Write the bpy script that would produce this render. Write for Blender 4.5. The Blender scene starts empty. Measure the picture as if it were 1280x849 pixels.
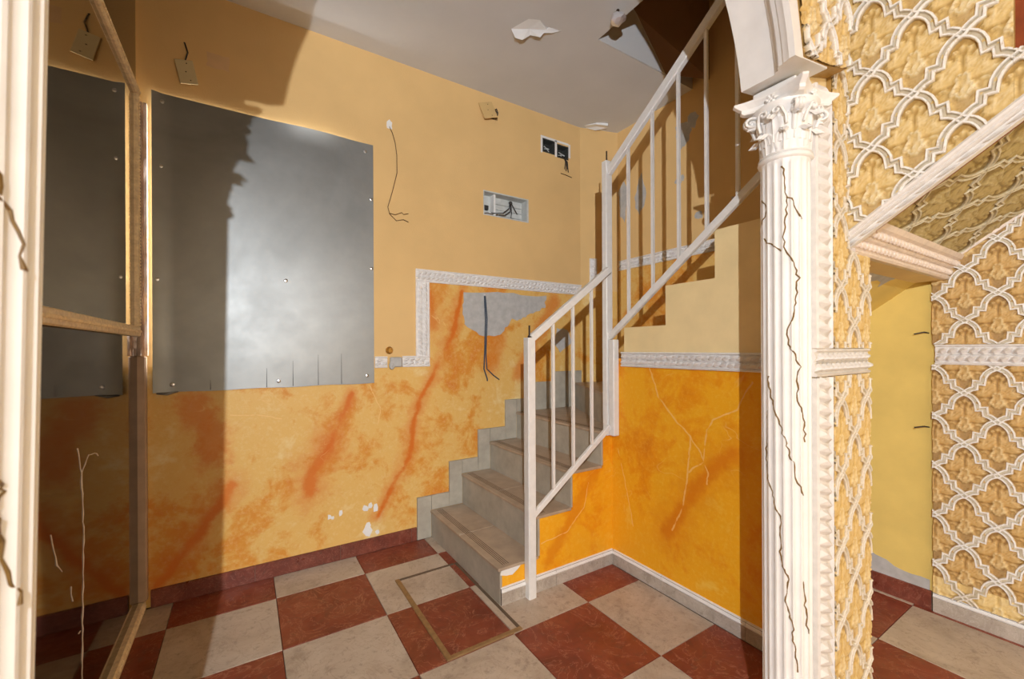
import bpy, bmesh, math, random
from mathutils import Vector, Matrix, noise
random.seed(7)
C = bpy.context.scene.collection
SC = bpy.context.scene

# ------------------------------------------------------------------ camera, world, light, exposure
CAM_H = 1.156
YAW = math.radians(32.217)          # camera looks this far to the right of +Y
ROLL = math.radians(0.268)
cam_d = bpy.data.cameras.new('camera')
cam_d.sensor_width = 36.0
cam_d.lens = 529.45 / 1280 * 36.0
cam_d.shift_y = 11.1 / 1280
cam_d.clip_start = 0.02
cam_d.dof.use_dof = True
cam_d.dof.focus_distance = 2.2
cam_d.dof.aperture_fstop = 5.0
cam = bpy.data.objects.new('camera', cam_d)
C.objects.link(cam)
fwd = Vector((math.sin(YAW), math.cos(YAW), 0))
right = Vector((math.cos(YAW), -math.sin(YAW), 0))
up = Vector((0, 0, 1))
r2 = right * math.cos(ROLL) - up * math.sin(ROLL)
u2 = up * math.cos(ROLL) + right * math.sin(ROLL)
M = Matrix((r2, u2, -fwd)).transposed().to_4x4()
M.translation = Vector((0, 0, CAM_H))
cam.matrix_world = M
SC.camera = cam

w = bpy.data.worlds.new('world')
SC.world = w
w.use_nodes = True
w.node_tree.nodes['Background'].inputs[0].default_value = (0.6, 0.7, 0.85, 1)
w.node_tree.nodes['Background'].inputs[1].default_value = 0.5

vs = SC.view_settings
vs.view_transform = 'Standard'
vs.look = 'None'
vs.gamma = 1.0
vs.use_curve_mapping = False
vs.exposure = 0.0

def lamp(name, kind, loc, power, color, radius=0.03, rot=None, size=None):
    d = bpy.data.lights.new(name, kind)
    d.energy = power
    d.color = color
    if kind == 'POINT':
        d.shadow_soft_size = radius
    if size:
        d.shape = 'RECTANGLE'
        d.size, d.size_y = size
    o = bpy.data.objects.new(name, d)
    C.objects.link(o)
    o.location = loc
    if rot:
        o.rotation_euler = rot
    return o
# the photographer's flash head on a stand, behind and left of the camera
fl = lamp('flash_lamp', 'POINT', (-0.215, -0.42, 1.60), 22.5, (0.91, 0.97, 1.05), 0.006)
fl.data.use_nodes = True
_nt = fl.data.node_tree
_fo = _nt.nodes.new('ShaderNodeLightFalloff')
_fo.inputs['Strength'].default_value = 1.0
_nt.links.new(_fo.outputs['Constant'], _nt.nodes['Emission'].inputs['Strength'])
# added soft warm fill light, unseen at the front room's far end behind the viewer
lamp('front_room_fill', 'AREA', (0.6, -2.5, 0.95), 40, (1.0, 0.86, 0.69), rot=(math.radians(90), 0, 0), size=(2.4, 1.4))
# daylight behind the window that the sheet metal covers
lamp('window_daylight', 'AREA', (0.08, 2.70, 1.7), 110, (0.97, 0.98, 1.0), rot=(math.radians(-90), 0, 0), size=(0.75, 1.0))

# ------------------------------------------------------------------ material helpers
def srgb(r, g, b):
    f = lambda c: (c / 255 / 12.92) if c / 255 <= 0.04045 else ((c / 255 + 0.055) / 1.055) ** 2.4
    return (f(r), f(g), f(b), 1)

class NT:
    def __init__(s, name):
        s.m = bpy.data.materials.new(name)
        s.m.use_nodes = True
        s.t = s.m.node_tree
        s.b = s.t.nodes['Principled BSDF']
        s.co = None
    def n(s, typ, **kw):
        nd = s.t.nodes.new(typ)
        for k, v in kw.items():
            setattr(nd, k, v)
        return nd
    def l(s, a, b):
        s.t.links.new(a, b)
    def coord(s):
        if s.co is None:
            s.co = s.n('ShaderNodeTexCoord').outputs['Object']
        return s.co
    def noise(s, scale, detail=4, rough=0.55, dist=0.0, vec=None, out='Fac'):
        nd = s.n('ShaderNodeTexNoise')
        nd.inputs['Scale'].default_value = scale
        nd.inputs['Detail'].default_value = detail
        nd.inputs['Roughness'].default_value = rough
        nd.inputs['Distortion'].default_value = dist
        s.l(vec if vec is not None else s.coord(), nd.inputs['Vector'])
        return nd.outputs[out]
    def ramp(s, fac, stops, interp='LINEAR'):
        nd = s.n('ShaderNodeValToRGB')
        nd.color_ramp.interpolation = interp
        e = nd.color_ramp.elements
        while len(e) < len(stops):
            e.new(0.5)
        for el, (p, c) in zip(e, stops):
            el.position = p
            el.color = c if len(c) == 4 else (*c, 1)
        s.l(fac, nd.inputs[0])
        return nd.outputs[0]
    def mix(s, fac, a, b, blend='MIX'):
        nd = s.n('ShaderNodeMix', data_type='RGBA', blend_type=blend)
        for sock, v in ((nd.inputs[0], fac), (nd.inputs[6], a), (nd.inputs[7], b)):
            if hasattr(v, 'links'):
                s.l(v, sock)
            else:
                sock.default_value = v
        return nd.outputs[2]
    def math(s, op, a, b=None, clamp=False):
        nd = s.n('ShaderNodeMath', operation=op, use_clamp=clamp)
        for i, v in enumerate((a, b)):
            if v is None:
                continue
            if hasattr(v, 'links'):
                s.l(v, nd.inputs[i])
            else:
                nd.inputs[i].default_value = v
        return nd.outputs[0]
    def mapr(s, v, a, b, c=0.0, d=1.0, smooth=True):
        nd = s.n('ShaderNodeMapRange')
        if smooth:
            nd.interpolation_type = 'SMOOTHSTEP'
        s.l(v, nd.inputs[0])
        for i, x in zip((1, 2, 3, 4), (a, b, c, d)):
            nd.inputs[i].default_value = x
        return nd.outputs[0]
    def color(s, c):
        if hasattr(c, 'links'):
            s.l(c, s.b.inputs['Base Color'])
        else:
            s.b.inputs['Base Color'].default_value = c
    def set(s, rough=0.6, metal=0.0, spec=0.5):
        s.b.inputs['Roughness'].default_value = rough
        s.b.inputs['Metallic'].default_value = metal
        s.b.inputs['Specular IOR Level'].default_value = spec
    def bump(s, h, strength=0.3, dist=0.004):
        nd = s.n('ShaderNodeBump')
        nd.inputs['Strength'].default_value = strength
        nd.inputs['Distance'].default_value = dist
        s.l(h, nd.inputs['Height'])
        s.l(nd.outputs[0], s.b.inputs['Normal'])

# node group: distance from a point to a segment
sg = bpy.data.node_groups.new('segment_distance', 'ShaderNodeTree')
for nm in ('P', 'A', 'B'):
    sg.interface.new_socket(nm, in_out='INPUT', socket_type='NodeSocketVector')
sg.interface.new_socket('D', in_out='OUTPUT', socket_type='NodeSocketFloat')
def _sg():
    gi = sg.nodes.new('NodeGroupInput'); go = sg.nodes.new('NodeGroupOutput')
    def v(op, a, b=None):
        nd = sg.nodes.new('ShaderNodeVectorMath'); nd.operation = op
        sg.links.new(a, nd.inputs[0])
        if b is not None:
            sg.links.new(b, nd.inputs[1])
        return nd
    pa = v('SUBTRACT', gi.outputs['P'], gi.outputs['A']).outputs[0]
    ba = v('SUBTRACT', gi.outputs['B'], gi.outputs['A']).outputs[0]
    d1 = v('DOT_PRODUCT', pa, ba).outputs['Value']
    d2 = v('DOT_PRODUCT', ba, ba).outputs['Value']
    dv = sg.nodes.new('ShaderNodeMath'); dv.operation = 'DIVIDE'; dv.use_clamp = True
    sg.links.new(d1, dv.inputs[0]); sg.links.new(d2, dv.inputs[1])
    sc = v('SCALE', ba); sg.links.new(dv.outputs[0], sc.inputs['Scale'])
    ln = v('LENGTH', v('SUBTRACT', pa, sc.outputs[0]).outputs[0]).outputs['Value']
    sg.links.new(ln, go.inputs[0])
_sg()

def poly_dist(t, pos, pts):
    d = None
    for a, b in zip(pts, pts[1:]):
        g = t.n('ShaderNodeGroup'); g.node_tree = sg
        t.l(pos, g.inputs['P'])
        g.inputs['A'].default_value = a
        g.inputs['B'].default_value = b
        o = g.outputs[0]
        d = o if d is None else t.math('MINIMUM', d, o)
    return d

MAT = {}
def simple(name, col, rough=0.6, metal=0.0, var=0.12, scale=12, bump=0.0, bscale=60, spec=0.5):
    t = NT(name)
    c = srgb(*col)
    if var:
        dark = tuple(x * (1 - var) for x in c[:3]) + (1,)
        lite = tuple(min(1, x * (1 + var)) for x in c[:3]) + (1,)
        t.color(t.ramp(t.noise(scale, 5), [(0.3, dark), (0.7, lite)]))
    else:
        t.color(c)
    t.set(rough, metal, spec)
    if bump:
        t.bump(t.noise(bscale, 4), bump, 0.003)
    MAT[name] = t.m
    return t.m

simple('peach_paint', (219, 182, 124), 0.85, var=0.05, scale=3, bump=0.25, bscale=140, spec=0.2)
simple('ceiling_white', (205, 203, 200), 0.9, var=0.04, scale=2.5, bump=0.25, bscale=40, spec=0.2)
simple('ceiling_flake', (226, 224, 220), 0.85, var=0.04)
simple('cream_paint', (236, 212, 158), 0.7, var=0.06, scale=8, bump=0.15, bscale=50)
simple('shaft_plaster', (150, 118, 92), 0.9, var=0.08, scale=5, bump=0.2)
simple('yellow_paint', (222, 194, 108), 0.85, var=0.07, scale=6, bump=0.25, bscale=90)
simple('grey_plaster', (178, 176, 172), 0.9, var=0.12, scale=25, bump=0.5, bscale=80)
simple('white_plaster', (226, 224, 220), 0.7, var=0.05, scale=20, bump=0.2, bscale=70)
simple('column_white', (243, 242, 240), 0.42, var=0.05, scale=14, bump=0.1, bscale=60)
simple('moulding_white', (226, 222, 218), 0.5, var=0.08, scale=40, bump=0.25, bscale=120)
simple('moulding_rose', (232, 218, 206), 0.5, var=0.10, scale=40, bump=0.2, bscale=120)
simple('gold_vein', (122, 94, 46), 0.5, var=0.25, scale=60)
simple('gold_frame', (240, 216, 178), 0.45, var=0.2, scale=60)
simple('rail_white', (228, 226, 222), 0.4, var=0.05, scale=30, bump=0.08, bscale=80)
simple('rust_steel', (70, 58, 48), 0.6, metal=0.6, var=0.2)
simple('step_tile', (170, 162, 146), 0.5, var=0.14, scale=14)
simple('tread_tile', (172, 152, 130), 0.45, var=0.14, scale=14)
simple('groove_dark', (96, 78, 60), 0.7)
simple('box_grey', (190, 192, 188), 0.7, var=0.1, scale=30)
simple('box_dark', (52, 52, 48), 0.8, var=0.4, scale=60)
simple('wire_black', (40, 36, 34), 0.6, var=0)
simple('wire_brown', (92, 62, 30), 0.6, var=0)
simple('wire_blue', (52, 66, 82), 0.6, var=0)
simple('plate_cream', (204, 186, 142), 0.5, var=0.05)
simple('plate_tan', (206, 172, 114), 0.5, var=0.06)
simple('tape_tan', (214, 176, 128), 0.7)
simple('screw_steel', (190, 190, 190), 0.3, metal=1.0, var=0.1)
simple('slit_dark', (60, 62, 64), 0.7, var=0)
simple('brass_strip', (150, 120, 80), 0.5, metal=0.3, var=0.2, scale=40)
simple('terracotta', (138, 66, 30), 0.9, var=0.15, scale=20, bump=0.4)
simple('foil', (235, 235, 240), 0.3, metal=0.7, var=0.0)
simple('copper_strip', (240, 214, 200), 0.24, metal=0.65, var=0.25, scale=30, bump=0.3, bscale=20)
simple('beige_strip', (176, 148, 122), 0.5, var=0.12)
simple('front_room_plaster', (220, 192, 146), 0.85, var=0.05)
simple('joint_grey', (104, 92, 80), 0.9, var=0.15, scale=30)
simple('brass', (170, 128, 60), 0.35, metal=0.8, var=0.1)

def mirror_mat(name, col, rough):
    t = NT(name)
    t.color(srgb(*col))
    t.set(rough, 1.0)
    t.bump(t.noise(3, 3), 0.02, 0.01)
    MAT[name] = t.m
mirror_mat('mirror_glass', (176, 170, 158), 0.03)
mirror_mat('dark_glass', (76, 64, 58), 0.05)

# galvanised sheet
t = NT('galvanised')
n1 = t.noise(1.6, 4, 0.6, 0.6)
n2 = t.noise(22, 3, 0.6)
col = t.ramp(n1, [(0.3, srgb(132, 134, 132)), (0.7, srgb(156, 158, 156))])
col = t.mix(t.math('MULTIPLY', n2, 0.25), col, srgb(104, 108, 112))
t.color(col)
t.set(0.42, 0.7)
rr = t.mapr(t.noise(5, 5, 0.65), 0.3, 0.7, 0.44, 0.50)
t.l(rr, t.b.inputs['Roughness'])
t.bump(t.noise(1.3, 2), 0.05, 0.03)
t.b.inputs['Metallic'].default_value = 0.7
MAT['galvanised'] = t.m

def tile_mat(name, stops, vein, vein_amt, rough=0.42, obj_random=True, vs=5.0):
    t = NT(name)
    vec = t.coord()
    if obj_random:
        info = t.n('ShaderNodeObjectInfo')
        mp = t.n('ShaderNodeVectorMath', operation='ADD')
        sc = t.n('ShaderNodeVectorMath', operation='SCALE'); sc.inputs['Scale'].default_value = 1.0
        cmb = t.n('ShaderNodeCombineXYZ')
        k = t.math('MULTIPLY', info.outputs['Random'], 37.0)
        for i in range(3):
            t.l(k, cmb.inputs[i])
        t.l(vec, mp.inputs[0]); t.l(cmb.outputs[0], mp.inputs[1])
        vec = mp.outputs[0]
    c = t.ramp(t.noise(vs, 8, 0.65, 0.8, vec), stops)
    v = t.noise(vs * 1.3, 9, 0.62, 2.2, vec)
    va = t.math('ABSOLUTE', t.math('SUBTRACT', v, 0.5))
    f = t.mapr(va, 0.0, 0.016, vein_amt, 0.0)
    c = t.mix(f, c, vein)
    # scuffs and ground-in dirt
    d = t.mapr(t.noise(38, 4, 0.7, 0.3, vec), 0.52, 0.72, 0.0, 0.35)
    c = t.mix(d, c, srgb(84, 66, 54))
    t.color(c)
    t.set(rough)
    t.l(t.mapr(t.noise(9, 5, 0.6, 0, vec), 0.3, 0.7, rough - 0.08, rough + 0.2), t.b.inputs['Roughness'])
    MAT[name] = t.m
tile_mat('tile_pale', [(0.25, srgb(158, 140, 120)), (0.5, srgb(186, 168, 148)), (0.75, srgb(202, 186, 166))], srgb(134, 104, 84), 0.3)
tile_mat('tile_red', [(0.25, srgb(100, 44, 28)), (0.5, srgb(128, 58, 38)), (0.75, srgb(146, 74, 50))], srgb(186, 128, 100), 0.5)
tile_mat('skirting_red', [(0.25, srgb(88, 38, 28)), (0.5, srgb(112, 54, 40)), (0.75, srgb(134, 72, 54))], srgb(170, 120, 98), 0.5, 0.35, vs=12)
tile_mat('skirting_pale', [(0.25, srgb(150, 138, 126)), (0.5, srgb(176, 164, 150)), (0.75, srgb(196, 186, 174))], srgb(208, 200, 190), 0.5, 0.4, vs=9)

# orange sponged faux marble
def orange(name, light, base, dark, deep, streaks=(), cracks=(), crack_col=(232, 190, 120), noise_bias=0.5):
    t = NT(name)
    pos = t.coord()
    nv = t.noise(3.2, 5, 0.6, 0.0, None, 'Color')
    off = t.n('ShaderNodeVectorMath', operation='SUBTRACT'); t.l(nv, off.inputs[0]); off.inputs[1].default_value = (.5, .5, .5)
    scl = t.n('ShaderNodeVectorMath', operation='SCALE'); t.l(off.outputs[0], scl.inputs[0]); scl.inputs['Scale'].default_value = 0.09
    add = t.n('ShaderNodeVectorMath', operation='ADD'); t.l(pos, add.inputs[0]); t.l(scl.outputs[0], add.inputs[1])
    wp = add.outputs[0]
    n1 = t.noise(2.6, 7, 0.62, 0.5)
    n2 = t.noise(7.5, 7, 0.68, 0.6)
    f = t.math('ADD', t.math('MULTIPLY', n1, 0.65), t.math('MULTIPLY', n2, 0.35))
    c = t.ramp(f, [(0.34, srgb(*light)), (0.43, srgb(*base)), (0.50, srgb(*base)), (0.57, srgb(*dark)), (0.70, srgb(*deep))])
    sp = t.mapr(t.noise(55, 3, 0.7), 0.45, 0.75, 0.0, 0.28)
    c = t.mix(sp, c, srgb(*light))
    for pts, width, amt in [(p_, w_ * 3.2, a_ * .45) for p_, w_, a_ in streaks if w_ < .06] + list(streaks):
        d = poly_dist(t, wp, pts)
        d = t.math('ADD', d, t.math('MULTIPLY', t.math('SUBTRACT', t.noise(14, 5, 0.7), 0.5), width * 1.6))
        fs = t.mapr(d, width * 0.15, width, amt, 0.0)
        c = t.mix(fs, c, srgb(*deep))
    # fine pale cracks
    v = t.noise(2.3, 3, 0.5, 1.1)
    va = t.math('ABSOLUTE', t.math('SUBTRACT', v, 0.5))
    fc = t.math('MULTIPLY', t.mapr(va, 0.0, 0.004, 0.55, 0.0), t.mapr(t.noise(3.1, 2), 0.5, 0.62))
    c = t.mix(fc, c, srgb(*crack_col))
    if cracks:
        nv2 = t.noise(16, 3, 0.6, 0.0, None, 'Color')
        o2 = t.n('ShaderNodeVectorMath', operation='SUBTRACT'); t.l(nv2, o2.inputs[0]); o2.inputs[1].default_value = (.5, .5, .5)
        s2 = t.n('ShaderNodeVectorMath', operation='SCALE'); t.l(o2.outputs[0], s2.inputs[0]); s2.inputs['Scale'].default_value = 0.022
        a2 = t.n('ShaderNodeVectorMath', operation='ADD'); t.l(pos, a2.inputs[0]); t.l(s2.outputs[0], a2.inputs[1])
        for pts, width in cracks:
            d = poly_dist(t, a2.outputs[0], pts)
            c = t.mix(t.mapr(d, width * 0.3, width, 0.8, 0.0), c, srgb(*crack_col))
    t.color(c)
    t.set(0.5, 0, 0.35)
    t.bump(t.noise(45, 5, 0.6), 0.25, 0.003)
    MAT[name] = t.m
A_ = lambda pts: [(x, 2.48, z) for x, z in pts]
orange('orange_back', (230, 206, 148), (220, 176, 98), (212, 144, 54), (206, 106, 22),
       streaks=[(A_([(1.183, 1.518), (1.112, 1.233), (0.979, 0.983), (0.887, 0.84), (0.829, 0.508), (0.642, 0.21)]), 0.024, 0.95),
                (A_([(0.507, 0.90), (0.44, 0.74), (0.37, 0.60)]), 0.022, 0.95), (A_([(0.38, 0.62), (0.29, 0.50), (0.29, 0.40)]), 0.055, 0.85),
                (A_([(-0.06, 0.50), (-0.14, 0.36), (-0.177, 0.30), (-0.337, 0.09)]), 0.034, 0.8),
                (A_([(-0.21, 0.88), (-0.13, 0.76), (-0.14, 0.66)]), 0.12, 0.6),
                (A_([(1.93, 1.5), (1.80, 1.28), (1.62, 0.98)]), 0.09, 0.65),
                (A_([(1.45, 1.3), (1.40, 1.05)]), 0.10, 0.5),
                (A_([(0.95, 1.5), (1.0, 1.3)]), 0.05, 0.6)],
       cracks=[(A_([(-0.06, 0.84), (0.08, 0.82), (0.16, 0.80)]), 0.004), (A_([(0.60, 0.95), (0.66, 0.82), (0.65, 0.72)]), 0.004)])
X_ = lambda pts: [(1.67, y, z) for y, z in pts]
orange('orange_stair', (244, 200, 84), (238, 168, 26), (232, 148, 12), (214, 116, 8),
       streaks=[(X_([(0.975, 0.725), (1.136, 0.55), (1.302, 0.278)]), 0.05, 0.7),
                ([(1.58, 1.645, 0.55), (1.42, 1.645, 0.35), (1.25, 1.645, 0.12)], 0.06, 0.55)],
       cracks=[(X_([(1.39, 1.056), (1.333, 0.914), (1.239, 0.814), (1.169, 0.761), (1.176, 0.645), (1.208, 0.439), (1.267, 0.309)]), 0.006),
               (X_([(1.176, 0.60), (1.106, 0.66), (1.092, 0.802), (1.063, 0.848), (0.959, 0.905), (0.897, 1.022)]), 0.005),
               (X_([(1.169, 0.761), (1.12, 0.70), (1.085, 0.62), (1.09, 0.57)]), 0.005),
               (X_([(1.60, 0.62), (1.55, 0.45), (1.50, 0.25)]), 0.004),
               ([(1.50, 1.645, 0.46), (1.47, 1.645, 0.34), (1.36, 1.645, 0.24), (1.2, 1.645, 0.22)], 0.004)],
       crack_col=(240, 190, 110))

# stucco relief: colour follows the relief height (recess shading and raised highlights painted in)
def stucco(name, low, mid, high, amt=.35):
    t = NT(name)
    sep = t.n('ShaderNodeSeparateXYZ'); t.l(t.coord(), sep.inputs[0])
    hz = t.math('ADD', sep.outputs[2], t.math('MULTIPLY', t.math('SUBTRACT', t.noise(30, 4), 0.5), 0.004))
    f = t.mapr(hz, -0.001, 0.0155, 0, 1, False)
    c = t.ramp(f, [(0.0, srgb(*low)), (0.42, srgb(*mid)), (0.95, srgb(*high))])
    c = t.mix(t.mapr(t.noise(7, 4), 0.5, 0.75, 0, amt), c, srgb(*high))
    fine = t.noise(70, 5, 0.65, 0.8)
    c = t.mix(t.mapr(fine, 0.30, 0.50, 0.55, 0.0), c, srgb(*low))  # pits of the fine relief darkened in the colour as well
    t.bump(fine, 0.5, 0.006)
    t.color(c); t.set(0.55, 0, 0.4)
    MAT[name] = t.m
stucco('stucco_gold', (180, 142, 76), (222, 190, 122), (246, 230, 190))
stucco('stucco_brown', (148, 110, 58), (200, 160, 94), (230, 204, 150))
stucco('stucco_pale', (206, 170, 100), (226, 196, 130), (240, 220, 170))
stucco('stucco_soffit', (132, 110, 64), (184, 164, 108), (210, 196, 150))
stucco('lattice_white', (188, 164, 118), (214, 202, 178), (242, 240, 236), amt=.2)
stucco('lattice_grey', (178, 152, 104), (206, 192, 162), (230, 222, 208), amt=.2)
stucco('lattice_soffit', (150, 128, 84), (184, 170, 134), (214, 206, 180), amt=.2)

# ------------------------------------------------------------------ mesh helpers
class MB:
    def __init__(s):
        s.v = []; s.f = []; s.mi = []
    def add(s, vs, fs, mi=0):
        b = len(s.v)
        s.v += [tuple(v) for v in vs]
        s.f += [tuple(b + i for i in f) for f in fs]
        s.mi += [mi] * len(fs)
        return s
    def box(s, a, b, mi=0):
        x0, x1 = sorted((a[0], b[0])); y0, y1 = sorted((a[1], b[1])); z0, z1 = sorted((a[2], b[2]))
        vs = [(x0, y0, z0), (x1, y0, z0), (x1, y1, z0), (x0, y1, z0), (x0, y0, z1), (x1, y0, z1), (x1, y1, z1), (x0, y1, z1)]
        return s.add(vs, [(0, 3, 2, 1), (4, 5, 6, 7), (0, 1, 5, 4), (1, 2, 6, 5), (2, 3, 7, 6), (3, 0, 4, 7)], mi)
    def bevel_box(s, a, b, e, mi=0):
        """box with 45 degree bevelled edges"""
        x0, x1 = sorted((a[0], b[0])); y0, y1 = sorted((a[1], b[1])); z0, z1 = sorted((a[2], b[2]))
        bm = bmesh.new()
        bmesh.ops.create_cube(bm, size=1)
        for v in bm.verts:
            v.co = Vector(((x0 + x1) / 2 + v.co.x * (x1 - x0), (y0 + y1) / 2 + v.co.y * (y1 - y0), (z0 + z1) / 2 + v.co.z * (z1 - z0)))
        bmesh.ops.bevel(bm, geom=list(bm.edges), offset=e, segments=1, affect='EDGES')
        bm.verts.index_update()
        s.add([v.co for v in bm.verts], [[v.index for v in f.verts] for f in bm.faces], mi)
        bm.free()
        return s
    def prism(s, pts, off, mi=0):
        """closed polygon (list of 3d points) extruded by the vector off"""
        n = len(pts); off = Vector(off)
        vs = [Vector(p) for p in pts] + [Vector(p) + off for p in pts]
        fs = [tuple(range(n - 1, -1, -1)), tuple(range(n, 2 * n))]
        fs += [(i, (i + 1) % n, n + (i + 1) % n, n + i) for i in range(n)]
        return s.add(vs, fs, mi)
    def bar(s, p, q, w, h, upv=(0, 0, 1), mi=0, e=0.0):
        p = Vector(p); q = Vector(q); d = (q - p); L = d.length; d.normalize()
        x = d.cross(Vector(upv))
        if x.length < 1e-6:
            x = d.cross(Vector((1, 0, 0)))
        x.normalize(); y = x.cross(d); y.normalize()
        if e:
            sec = [(-w / 2 + e, -h / 2), (w / 2 - e, -h / 2), (w / 2, -h / 2 + e), (w / 2, h / 2 - e), (w / 2 - e, h / 2), (-w / 2 + e, h / 2), (-w / 2, h / 2 - e), (-w / 2, -h / 2 + e)]
        else:
            sec = [(-w / 2, -h / 2), (w / 2, -h / 2), (w / 2, h / 2), (-w / 2, h / 2)]
        n = len(sec)
        vs = [p + x * a + y * b for a, b in sec] + [q + x * a + y * b for a, b in sec]
        fs = [tuple(range(n - 1, -1, -1)), tuple(range(n, 2 * n))] + [(i, (i + 1) % n, n + (i + 1) % n, n + i) for i in range(n)]
        return s.add(vs, fs, mi)
    def tube(s, pts, r, seg=6, mi=0):
        pts = [Vector(p) for p in pts]; rings = []
        nrm = None
        for i, p in enumerate(pts):
            d = (pts[min(i + 1, len(pts) - 1)] - pts[max(i - 1, 0)]).normalized()
            if nrm is None:
                nrm = d.orthogonal().normalized()
            nrm = (nrm - d * nrm.dot(d)).normalized()
            b = d.cross(nrm)
            rr = r[i] if isinstance(r, (list, tuple)) else r
            rings.append([p + (nrm * math.cos(2 * math.pi * k / seg) + b * math.sin(2 * math.pi * k / seg)) * rr for k in range(seg)])
        vs = [v for ring in rings for v in ring]
        fs = []
        for i in range(len(pts) - 1):
            for k in range(seg):
                fs.append((i * seg + k, i * seg + (k + 1) % seg, (i + 1) * seg + (k + 1) % seg, (i + 1) * seg + k))
        fs.append(tuple(range(seg - 1, -1, -1))); fs.append(tuple((len(pts) - 1) * seg + k for k in range(seg)))
        return s.add(vs, fs, mi)
    def lathe(s, prof, cx, cy, seg=32, rad=None, mi=0):
        """prof: list of (r, z) bottom to top"""
        vs = []; fs = []
        for r, z in prof:
            for k in range(seg):
                a = 2 * math.pi * k / seg
                rr = rad(r, a, z) if rad else r
                vs.append((cx + rr * math.cos(a), cy + rr * math.sin(a), z))
        for i in range(len(prof) - 1):
            for k in range(seg):
                fs.append((i * seg + k, i * seg + (k + 1) % seg, (i + 1) * seg + (k + 1) % seg, (i + 1) * seg + k))
        fs.append(tuple(range(seg - 1, -1, -1))); fs.append(tuple((len(prof) - 1) * seg + k for k in range(seg)))
        return s.add(vs, fs, mi)
    def ball(s, c, rx, ry, rz, nu=8, nv=5, mi=0):
        c = Vector(c); vs = [c + Vector((0, 0, -rz))]
        for j in range(1, nv):
            ph = -math.pi / 2 + math.pi * j / nv
            for i in range(nu):
                a = 2 * math.pi * i / nu
                vs.append(c + Vector((rx * math.cos(ph) * math.cos(a), ry * math.cos(ph) * math.sin(a), rz * math.sin(ph))))
        vs.append(c + Vector((0, 0, rz)))
        fs = [(0, 1 + (i + 1) % nu, 1 + i) for i in range(nu)]
        for j in range(nv - 2):
            for i in range(nu):
                fs.append((1 + j * nu + i, 1 + j * nu + (i + 1) % nu, 1 + (j + 1) * nu + (i + 1) % nu, 1 + (j + 1) * nu + i))
        top = len(vs) - 1; b = 1 + (nv - 2) * nu
        fs += [(b + i, b + (i + 1) % nu, top) for i in range(nu)]
        return s.add(vs, fs, mi)
    def mesh(s, name, mats):
        me = bpy.data.meshes.new(name)
        me.from_pydata(s.v, [], s.f)
        if isinstance(mats, str):
            mats = [mats]
        for m in mats:
            me.materials.append(MAT[m])
        me.polygons.foreach_set('material_index', s.mi)
        bm = bmesh.new(); bm.from_mesh(me)
        bmesh.ops.recalc_face_normals(bm, faces=bm.faces)
        bm.to_mesh(me); bm.free()
        me.update()
        return me
    def obj(s, name, mats, parent=None, smooth=False, angle=None):
        me = s.mesh(name, mats)
        if smooth:
            me.polygons.foreach_set('use_smooth', [True] * len(me.polygons))
            if angle:
                me.set_sharp_from_angle(angle=math.radians(angle))
        o = bpy.data.objects.new(name, me)
        C.objects.link(o)
        if parent is not None:
            o.parent = parent
            if parent.type == 'EMPTY':
                o.matrix_parent_inverse = parent_world(parent).inverted()
        return o
WORLD = {}
def parent_world(p):
    m = p.matrix_basis.copy()
    q = p
    while q.parent is not None:
        m = q.parent.matrix_basis @ q.matrix_parent_inverse @ m if False else (q.parent.matrix_basis @ q.matrix_parent_inverse @ m)
        q = q.parent
    return m

def struct(o, label=None, cat=None):
    o['kind'] = 'structure'
    if label:
        o['label'] = label
    if cat:
        o['category'] = cat
    return o
def tag(o, label, cat, group=None):
    o['label'] = label; o['category'] = cat
    if group:
        o['group'] = group
    return o
def thing(name, label, cat, loc=(0, 0, 0), group=None):
    o = bpy.data.objects.new(name, None)
    o.empty_display_size = 0.1
    C.objects.link(o)
    o.location = loc
    return tag(o, label, cat, group)
def instance(me, name, parent, mat=None):
    o = bpy.data.objects.new(name, me)
    C.objects.link(o)
    o.parent = parent
    if parent.type == 'EMPTY':
        o.matrix_parent_inverse = parent_world(parent).inverted()
    if mat is not None:
        o.matrix_basis = mat
    return o

def wall_grid(mb, us, vs_, cell, depth, to3):
    """slab of cells; cell(u,v) -> material index or None for a hole; to3(u,v,d)"""
    us = sorted(set(us)); vs_ = sorted(set(vs_))
    nu, nv = len(us) - 1, len(vs_) - 1
    full = [[cell((us[i] + us[i + 1]) / 2, (vs_[j] + vs_[j + 1]) / 2) for j in range(nv)] for i in range(nu)]
    idx = {}
    def vid(i, j, k):
        if (i, j, k) not in idx:
            idx[(i, j, k)] = len(mb.v)
            mb.v.append(tuple(to3(us[i], vs_[j], depth * k)))
        return idx[(i, j, k)]
    def face(mi, *ids):
        mb.f.append(tuple(ids)); mb.mi.append(mi)
    for i in range(nu):
        for j in range(nv):
            m = full[i][j]
            if m is None:
                continue
            face(m, vid(i, j, 0), vid(i + 1, j, 0), vid(i + 1, j + 1, 0), vid(i, j + 1, 0))
            face(m, vid(i, j, 1), vid(i, j + 1, 1), vid(i + 1, j + 1, 1), vid(i + 1, j, 1))
            for di, dj, a, b in ((-1, 0, (i, j), (i, j + 1)), (1, 0, (i + 1, j), (i + 1, j + 1)), (0, -1, (i, j), (i + 1, j)), (0, 1, (i, j + 1), (i + 1, j + 1))):
                ii, jj = i + di, j + dj
                if 0 <= ii < nu and 0 <= jj < nv and full[ii][jj] is not None:
                    continue
                face(m, vid(*a, 0), vid(*b, 0), vid(*b, 1), vid(*a, 1))
    return mb

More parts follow.
